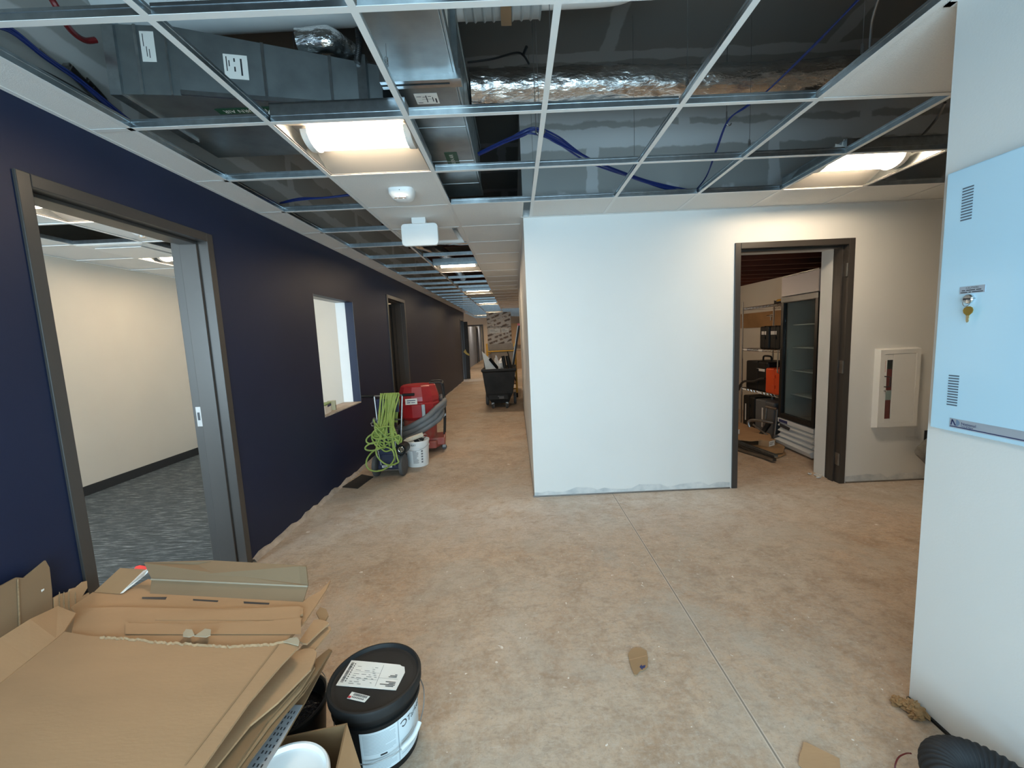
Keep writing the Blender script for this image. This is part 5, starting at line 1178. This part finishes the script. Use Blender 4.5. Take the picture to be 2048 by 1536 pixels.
part(MB().obox((.03, -.472, .235), (.10, .004, .05), RZ(0)).obox((-.03, -.4735, .26), (.03, .004, .02)).build('splash', mat('grey_splash', (.12, .12, .12), .8), t), 'pale grey splash mark')
def inside(name, label, cat, P, r=None, m=None, ext=None):
    o = Vector(P[0]); t = thing(name, label, cat, o)
    (MB().tube([Vector(p)-o for p in P], r, 16) if r else MB().prism([Vector(p)-o for p in P], ext)).build(name.split('_')[-1], m, t); return t
inside('white_sheet', 'pointed white scrap sheet sticking up at the left of the black debris cart', 'scrap sheet', [(-.60, 8.62, .50), (-.66, 8.58, .95), (-.70, 8.55, 1.19), (-.60, 8.55, 1.09), (-.30, 8.60, .76), (-.30, 8.62, .50)], None, PAPER, (0, .01, 0))
for a, b, r, lab in (((-.53, 8.48, 1.02), (-.26, 8.75, .62), .032, 'black pipe lying slanted in the debris cart, left of the film'), ((-.275, 8.72, 1.06), (-.20, 8.66, .55), .036, 'black upright pipe in the debris cart, left one of the pair'),
                    ((-.185, 8.72, 1.06), (-.11, 8.66, .55), .036, 'black upright pipe in the debris cart, right one of the pair'), ((-.175, 8.82, 1.15), (-.03, 8.80, .52), .012, 'thin dark rod standing in the debris cart behind the pipe pair')):
    o = Vector(b); t = thing('black_pipe', lab, 'pipe', o); q = Vector(a)-o
    mb = MB().tube([q*0, q], r, 18, caps=False); mb.tube([q, q*.05], r*.86, 18, caps=False); mb.build('pipe', BLACKP, t)
t = thing('plastic_film', 'crumpled pale plastic film bulging out of the debris cart', 'film', (-.40, 8.78, .50)); mb = MB(); rr = []
for i in range(12):
    ph = PI*i/11; rr.append(mb.add([Vector((d.x*.15*f, d.y*.10*f, .22+d.z*.27*f)) for d, f in [(lambda d: (d, 1+.5*noise.noise(d*2.2)+.25*noise.noise(d*6)))(Vector((math.sin(ph)*math.cos(2*PI*j/18), math.sin(ph)*math.sin(2*PI*j/18), math.cos(ph)))) for j in range(18)]]))
for i in range(11):
    for j in range(18): mb.face((rr[i]+j, rr[i+1]+j, rr[i+1]+(j+1) % 18, rr[i]+(j+1) % 18))
for v in mb.v: v.z = max(v.z, 0)
mb.build('film', FILM, t)
# yellow scaffold with sheet goods
t = thing('rolling_scaffold', 'yellow rolling scaffold behind the black debris cart', 'scaffold', (-.345, 10.85, 0))
for x in (-.335, .335):
    for y in (-.95, .85):
        p_ = MB().tube([(x, y, .12), (x, y, 1.32)], .021, 12).build('post', YELLOW, t)
        MB().lathe([(.0, -.02), (.05, -.02), (.06, 0), (.05, .02), (0, .02)], 22, 0, Matrix.Translation((x, y, .06)) @ Matrix.Rotation(PI/2, 4, 'Y')).build('caster', BLACKP, p_)
for y in (-.95, .85):
    for z in (.22, 1.13): MB().tube([(-.335, y, z), (.335, y, z)], .016, 10).build('cross_rail', YELLOW, t)
for x in (-.335, .335): MB().tube([(x, -.95, .30), (x, .85, .30)], .016, 10).tube([(x, -.95, 1.05), (x, .85, 1.05)], .014, 10).build('side_rail', YELLOW, t)
MB().box((-.32, -.9, .315), (.32, .84, .345)).build('deck', WOOD, t)
MB().box((.29, -.98, 1.22), (.36, -.93, 1.30)).box((.33, -.97, .95), (.36, -.94, 1.28)).build('bracket', YELLOW, t)
t = thing('wrapped_panels', 'bundle of panels in brown printed wrap standing on the yellow scaffold', 'panel bundle', (-.415, 11.35, .345), 0)
MB().box((-.33, 0, 0), (.32, .09, 1.79)).build('wrap', WRAP, t, bevel=.008)
for x0, x1 in ((-.27, .02), (.05, .25)):
    sticker('shipping_paper', (x0, -.0012, 1.235), (1, 0, 0), (0, 0, 1), x1-x0, .115, [(.02, (x1-x0)*.5, .075, .085), (.02, (x1-x0)*.8, .05, .055), (.02, (x1-x0)*.7, .03, .035)], t, label='white paper taped to the wrap')
MB().tube([(-.335, -.002, 1.40), (.325, -.002, 1.40)], .006, 6).build('band', BLACKC, t)
t = thing('fibre_sheet', 'plain grey panel standing in front of the wrapped bundle on the scaffold', 'panel', (-.405, 11.25, .345))
MB().box((-.335, 0, 0), (.345, .05, .94)).build('board', BOARD, t); MB().box((-.33, -.002, .70), (.34, -.0005, .78)).build('stripe', mat('grey_green', (.22, .22, .18), .7), t)
# fibreglass ladder leaning by the corridor corner
t = thing('folded_ladder', 'tall folded ladder with dark rails leaning at the end of the corridor wall', 'ladder', (-.05, 9.52, 0)); mb = MB()
bx, tx = -.20, .135
for y in (0, .26):
    part(MB().prism([(bx, y, 0), (bx+.045, y, 0), (tx+.045, y, 1.72), (tx, y, 1.72)], (0, .03, 0)).build('rail', BLACKP, t), 'dark rail')
    part(MB().prism([(bx-.012, y-.002, .0), (bx, y-.002, 0), (tx, y-.002, 1.72), (tx-.012, y-.002, 1.72)], (0, .034, 0)).build('rail_edge', STEELD, t), 'bright rail edge')
for k in range(6):
    f = .1+.16*k; MB().box((bx+(tx-bx)*f+.01, .03, 1.72*f), (bx+(tx-bx)*f+.04, .26, 1.72*f+.025)).build('step', STEELD, t)
part(MB().box((tx-.015, -.01, 1.70), (tx+.055, .30, 1.75)).build('top_cap', RED, t), 'red top cap')
# cabinets and tape at the far end
t = thing('wall_cabinet', 'tan wood cabinet on the far wall right of the wrapped panels', 'cabinet', (.15, 19.55, 1.08))
MB().box((-.33, 0, 0), (.75, .35, 1.02)).build('cabinet_body', TANLAM, t)
for k in range(3): MB().box((-.325+.36*k, -.02, .01), (.02+.36*k, -.001, 1.01)).build('door', TANLAM, t, bevel=.004)
t = thing('base_cabinet', 'tan base cabinet below the far wall cabinet', 'cabinet', (.15, 19.26, 0))
MB().box((-.33, 0, 0), (.75, .6, .86)).build('cabinet_body', TANLAM, t); MB().box((-.36, -.03, .86), (.78, .6, .90)).build('counter', BOARD, t)
t = thing('masking_strip', 'strip of yellow tape on the edge of the far dark door', 'tape', (-1.66, 14.03, .98))
MB().prism([(-.10, 0, .05), (-.03, 0, .14), (.02, -.01, .02), (.10, -.03, -.03), (.09, -.03, -.09), (.0, -.02, -.04)], (0, .004, 0)).build('tape', mat('yellow_tape', (.60, .48, .16), .6), t)

# ------------------------------------------------------------------ storage room
t = thing('glass_door_fridge', 'white upright refrigerator with glass door and black frame in the storage room', 'refrigerator', (3.165, 4.62, 0), -.06)
FW, FD, FH = .66, .66, 1.985       # front faces -x; width along y, from -.30 (near) to +.30 (far)
y0, y1 = -.36, .30
mb = MB().box((.0, y0, .08), (FD, y0+.035, FH)).box((0, y1-.035, .08), (FD, y1, FH)).box((FD-.04, y0, .08), (FD, y1, FH)).box((0, y0, FH-.05), (FD, y1, FH)).box((0, y0, .08), (FD, y1, .34))
part(mb.build('case', BLACKP, t), 'black sides')
MB().box((.004, y0+.035, .34), (FD-.05, y0+.05, 1.76)).box((.004, y1-.05, .34), (FD-.05, y1-.035, 1.76)).box((FD-.06, y0+.05, .34), (FD-.045, y1-.05, 1.76)).box((.02, y0+.05, .335), (FD-.06, y1-.05, .345)).build('liner', mat('cool_liner', (.33, .38, .39), .4), t)
MB().box((-.05, y0, 1.765), (.0, y1, FH)).build('header', mat('header_white', (.60, .54, .53), .5), t, bevel=.006)
MB().box((-.055, y0, FH), (.02, y1, FH+.012)).build('top_trim', STEELD, t)
dr = MB().box((-.05, y0, .345), (-.005, y0+.05, 1.755)).box((-.05, y1-.05, .345), (-.005, y1, 1.755)).box((-.05, y0+.05, 1.69), (-.005, y1-.05, 1.755)).box((-.05, y0+.05, .345), (-.005, y1-.05, .40)).build('door_frame', BLACKP, t, bevel=.003)
MB().box((-.03, y0+.05, .40), (-.026, y1-.05, 1.69)).build('glass_pane', GLASS, dr)
part(MB().box((-.054, y0, 1.70), (-.050, y1, 1.757)).build('top_rail', GREYP, dr), 'dull grey top rail')
part(MB().tube([(-.05, y1-.025, 1.16), (-.085, y1-.025, 1.15), (-.085, y1-.025, .88), (-.05, y1-.025, .87)], .008, 10).build('handle', CHROME, dr), 'chrome door handle')
for z in (.62, .90, 1.17, 1.43):
    MB().box((.06, y0+.055, z), (FD-.08, y1-.055, z+.012)).build('shelf', OFFW, t)
MB().box((FD-.078, -.10, .42), (FD-.062, -.06, 1.58)).build('shelf_rail', BLACKP, t)
MB().box((FD-.10, -.16, 1.50), (FD-.065, .05, 1.66)).build('fan_cover', BLACKP, t)
mb = MB().box((-.02, y0, .08), (.0, y1, .335)); 
for k in range(3):
    z = .105+.062*k; mb.prism([(-.02, y0+.01, z), (-.055, y0+.01, z+.012), (-.055, y0+.01, z+.024), (-.02, y0+.01, z+.048)], (0, y1-y0-.02, 0))
mb.box((-.055, y0, .285), (-.02, y1, .335)); mb.prism([(-.02, y0, .02), (-.06, y0, .02), (-.09, y0, .075), (-.02, y0, .10)], (0, y1-y0, 0)); mb.build('grille', OFFW, t, bevel=.003)
part(MB().box((-.0565, .10, .292), (-.055, .27, .325)).build('badge', BLUEINK, t), 'dark blue badge')
part(MB().prism([(-.0575, .25, .275), (-.0575, .04, .262), (-.0575, .06, .225), (-.0575, .25, .235)], (.002, 0, 0)).build('control_window', INK, t), 'dark slanted window')
MB().box((.02, y0+.03, 0), (FD-.02, y1-.03, .08)).build('plinth', BLACKP, t)
# things inside the refrigerator
for z, yy, xx, lab in ((.634, -.16, .36, 'pale round container on the lowest visible refrigerator shelf'),):
    c, s_ = math.cos(-.06), math.sin(-.06); q = thing('food_container', lab, 'container', (3.165+xx*c-yy*s_, 4.62+xx*s_+yy*c, z))
    MB().lathe([(.05, 0), (.07, .02), (.075, .12), (.05, .16), (.0, .17)], 24).build('container', WHITEP, q)
# wire shelving along the right wall
t = thing('wire_rack', 'chrome wire shelving rack along the storage room wall', 'shelving rack', (3.53, 5.56, 0))
rx0, rx1, ry0, ry1 = -.225, .225, -.50, .50
for x in (rx0, rx1):
    for y in (ry0, ry1): MB().tube([(x, y, 0), (x, y, 1.80)], .0125, 10, rfun=lambda i, m: 1).build('post', CHROME, t)
for z in (.555, 1.13, 1.71):
    mb = MB()
    for x in (rx0, rx1):
        mb.tube([(x, ry0, z), (x, ry1, z)], .004, 6).tube([(x, ry0, z-.03), (x, ry1, z-.03)], .004, 6)
        for k in range(26):
            a = ry0+(ry1-ry0)*k/26; c = ry0+(ry1-ry0)*(k+1)/26; mb.tube([(x, a, z-.03 if k % 2 else z), (x, c, z if k % 2 else z-.03)], .0028, 5)
    for y in (ry0, ry1): mb.tube([(rx0, y, z), (rx1, y, z)], .004, 6).tube([(rx0, y, z-.03), (rx1, y, z-.03)], .004, 6)
    for k in range(1, 36): mb.tube([(rx0, ry0+(ry1-ry0)*k/36, z), (rx1, ry0+(ry1-ry0)*k/36, z)], .0022, 4)
    sh = mb.build('wire_shelf', CHROME, t)
    if z < 1.5:
        for yy in ((ry1-.14, ry1-.04), (ry1-.50, ry1-.42)):
            part(MB().box((rx0-.009, yy[0], z-.026), (rx0-.006, yy[1], z-.002)).build('shelf_tag', PAPER, sh), 'small white shelf tag')
def case(name, label, c, size, m, rotz=0, handle='top', latches=2, stripe=None):
    t = thing(name, label, 'equipment case', c, rotz); sx, sy, sz = size
    MB().box((-sx/2, -sy/2, 0), (sx/2, sy/2, sz)).build('shell', m, t, bevel=min(.02, sz*.1))
    MB().box((-sx/2-.004, -sy*.06-.006, .0), (sx/2+.004, -sy*.06+.006, sz+.004)).build('seam', m, t, bevel=.003)
    for k in range(latches):
        z = sz*(.3+.4*k) if latches > 1 else sz*.5
        MB().box((-sx/2-.014, -sy*.06-.03, z-.022), (-sx/2, -sy*.06+.03, z+.022)).build('latch', m, t, bevel=.004)
    if handle == 'top':
        MB().tube(smooth([(-.02, sy*.18, sz), (-.02, sy*.17, sz+.05), (-.02, sy*.10, sz+.065), (-.02, -sy*.10, sz+.065), (-.02, -sy*.17, sz+.05), (-.02, -sy*.18, sz)], 5), .012, 10).build('handle', m, t)
    if stripe:
        for (ya, yb, za, zb) in stripe: part(MB().box((-sx/2-.003, ya, za), (-sx/2-.0005, yb, zb)).build('stripe', mat('tag_strip', (.62, .60, .57), .5) if 'tag_strip' not in bpy.data.materials else bpy.data.materials['tag_strip'], t), 'pale strip')
    return t
case('equipment_case', 'black tote with white tag on the middle rack shelf, left one of two', (3.45, 5.56, 1.134), (.26, .20, .30), BLACKP, 0, None, 1, [(-.05, .05, .19, .235)])
case('equipment_case', 'black tote with white tag on the middle rack shelf, right one of two', (3.45, 5.33, 1.134), (.26, .20, .30), BLACKP, 0, None, 1, [(-.04, .08, .19, .235)])
case('equipment_case', 'large black case with top handle on the lower rack shelf', (3.49, 5.72, .560), (.34, .52, .40), BLACKP, 0, 'top', 2, [(-.20, -.02, .27, .305)])
case('equipment_case', 'bright orange hard case on the lower rack shelf', (3.44, 5.29, .560), (.30, .34, .33), ORANGE, 0, 'top', 2)
case('equipment_case', 'black upright case on the floor under the rack, left of the grey one', (3.44, 5.84, 0), (.30, .30, .46), BLACKP, 0, None, 2, [(.06, .085, .10, .34)])
case('equipment_case', 'grey hard case with pale strip on the floor under the rack', (3.42, 5.40, 0), (.34, .42, .46), GREYP, 0, 'top', 2, [(.02, .05, .10, .36)])
t = thing('air_hose', 'black hose lying along the lower rack shelf in front of the cases', 'hose', (3.27, 5.75, .575)); MB().tube(smooth([(.02, .36, -.06), (0, .28, .02), (-.01, .15, .09), (0, -.05, .11), (.0, -.22, .16), (.01, -.30, .17)], 6), .016, 10).build('hose', BLACKC, t)
t = thing('caulk_gun', 'yellow and black tool lying on the top rack shelf', 'tool', (3.40, 5.22, 1.715)); MB().tube([(-.02, .20, .02), (.0, -.10, .028)], .022, 12).obox((0, .10, .04), (.03, .14, .02)).build('barrel', BLACKP, t)
part(MB().tube([(-.02, .16, .035), (-.01, .0, .04)], .02, 10).build('sleeve', YELLOW, t), 'yellow sleeve')
t = thing('timber_board', 'varnished timber board fixed to the storage room wall behind the rack', 'board', (3.92, 6.55, 1.42))
MB().box((-.03, -.45, 0), (0, .65, .24)).build('board', WOOD, t); part(MB().lathe([(.03, 0), (.02, .04)], 12, 0, Matrix.Translation((-.03, -.25, .17)) @ Matrix.Rotation(-PI/2, 4, 'Y')).tube([(-.06, -.30, .17), (-.06, -.16, .17)], .012, 8).tube([(-.06, -.25, .17), (-.06, -.25, .10)], .010, 8).build('valve', CHROME, t), 'bright pipe valve')
t = thing('hand_truck', 'folded grey hand truck leaning beside the refrigerator', 'hand truck', (3.08, 5.08, 0), 0)
mb = MB().tube([(.05, .12, .06), (.08, .12, .42)], .012, 10).tube([(.05, -.10, .06), (.08, -.10, .42)], .012, 10).tube([(.08, .12, .42), (.08, -.10, .42)], .018, 12).tube(smooth([(.05, -.08, .25), (-.04, .02, .26), (-.10, .12, .25), (-.13, .15, .22), (-.12, .14, .16)], 5), .018, 10)
mb.tube([(-.10, .10, .20), (.02, -.14, .05)], .012, 10); mb.build('frame', STEELD, t)
MB().obox((-.03, .0, .12), (.03, .05, .26), RY(.6) @ RZ(.4)).build('nose_plate', BLACKP, t)
MB().lathe([(.0, -.02), (.055, -.02), (.06, 0), (.055, .02), (0, .02)], 20, 0, Matrix.Translation((.07, -.14, .06)) @ Matrix.Rotation(PI/2, 4, 'X')).build('wheel', RUBBER, t)
# floor clutter in the doorway of the store
def flat(name, P, z, label, m, cat='cardboard', th=.006):
    Q = [U(a, b, z=z) for a, b in P]; o = Q[0].copy(); o.z = 0; t = thing(name, label, cat, o); MB().prism([q-o for q in Q], (0, 0, -th)).build('board', m, t); return t, o
flat('flattened_carton', [(1470, 842), (1490, 848), (1540, 868), (1543, 875), (1528, 880), (1500, 882), (1470, 878)], .10, 'brown flattened carton slanting by the storage doorway, under the cases', CARD)
flat('flattened_carton', [(1478, 882), (1520, 878), (1555, 882), (1570, 893), (1566, 905), (1540, 908), (1500, 896)], .03, 'brown flattened carton on the storage floor, behind the metal studs', CARD2)
flat('flattened_carton', [(1540, 905), (1570, 903), (1572, 908), (1560, 914), (1548, 916)], .012, 'small dark brown carton piece at the end of the metal studs', CARD2)
t = thing('small_carton', 'small brown carton with white label on the flattened cardboard in the store', 'carton', (2.93, 4.80, .03), .5)
MB().box((-.07, -.06, 0), (.07, .06, .075)).build('carton_body', CARD, t, bevel=.002); sticker('label', (-.06, -.061, .005), (1, 0, 0), (0, 0, 1), .11, .062, [(.01, .09, .04, .046), (.01, .07, .022, .028)], t); 
for k, (A_, B_, z, lab) in enumerate((((1475, 886), (1552, 915), .045, 'pale metal stud lying on the storage floor, topmost of the bundle'), ((1472, 892), (1549, 923), .02, 'dark perforated metal stud on the storage floor, front of the bundle'), ((1470, 898), (1535, 918), .012, 'short metal stud lying at the left of the bundle on the storage floor'))):
    a, b = U(*A_, z=z), U(*B_, z=z); o = b.copy(); o.z = 0; d = (a-b); d = d*1.5; n = Vector((-d.y, d.x, 0)).normalized()*.022; t = thing('metal_stud', lab, 'metal stud', o)
    q = Vector((0, 0, z)); mb = MB().prism([q-n, q+n, q+n+d, q-n+d], (0, 0, .002)); mb.prism([q-n, q-n*.9, q-n*.9+d, q-n+d], (0, 0, .03)).prism([q+n*.9, q+n, q+n+d, q+n*.9+d], (0, 0, .03))
    if k == 1:
        for j in range(12): p = q+d*(.03+.05*j)+Vector((0, 0, .0022)); mb.prism([p-n*.6, p+n*.6, p+n*.6+d*.02, p-n*.6+d*.02], (0, 0, .001), 1)
    mb.build('stud', [STEELD if k else GALV, INK], t)
t = thing('stud_stack', 'stack of white metal tracks seen end-on behind the storage door frame', 'metal track', (2.62, 5.16, 0), 0)
for k in range(5):
    q = MB().box((-.6, -.045, .07+.018*k), (.155, .045, .072+.018*k)).box((-.6, -.045, .07+.018*k), (.155, -.043, .085+.018*k)).box((-.6, .043, .07+.018*k), (.155, .045, .085+.018*k)).build('track', TEEW, t)
MB().box((-.5, -.04, 0), (-.42, .04, .07)).box((.02, -.04, 0), (.10, .04, .07)).build('spacer', WOOD, t)
t = thing('plaster_crumb', 'broken plaster crumbs at the foot of the storage wall return', 'debris', U(1640, 952, z=.004)); rnd = random.Random(8)
mb = MB()
for k in range(7): mb.obox((rnd.uniform(-.09, .05), rnd.uniform(-.05, .06), .008), (rnd.uniform(.015, .04), rnd.uniform(.012, .03), .012), RZ(rnd.uniform(0, 3)))
o = mb.build('crumbs', PRIMER, t); o['kind'] = 'stuff'

# repeats of one kind share a group
GROUPS = {'ceiling_light': 'recessed square ceiling lights', 'equipment_case': 'equipment cases on the storage rack', 'flattened_carton': 'flattened cartons', 'black_pipe': 'pipes in the debris cart',
          'metal_stud': 'metal studs on the storage floor', 'ceiling_tile': 'single ceiling tiles', 'leaning_carton': 'cartons leaning on the blue wall', 'cable_bundle': 'blue cable bundles above the ceiling',
          'foil_duct': 'foil ducts above the ceiling', 'cable_bracket': 'cable brackets above the blue wall', 'screw_box': 'small cartons on the sill', 'cardboard_scrap': 'cardboard scraps on the floor', 'cable_hook': 'cable hooks above the ceiling', 'paper_scrap': 'paper scraps on the grid'}
for o in COL.objects:
    if not o.parent and o.get('label') and not o.get('group'):
        g = GROUPS.get(o.name.split('.')[0])
        if g: o['group'] = g
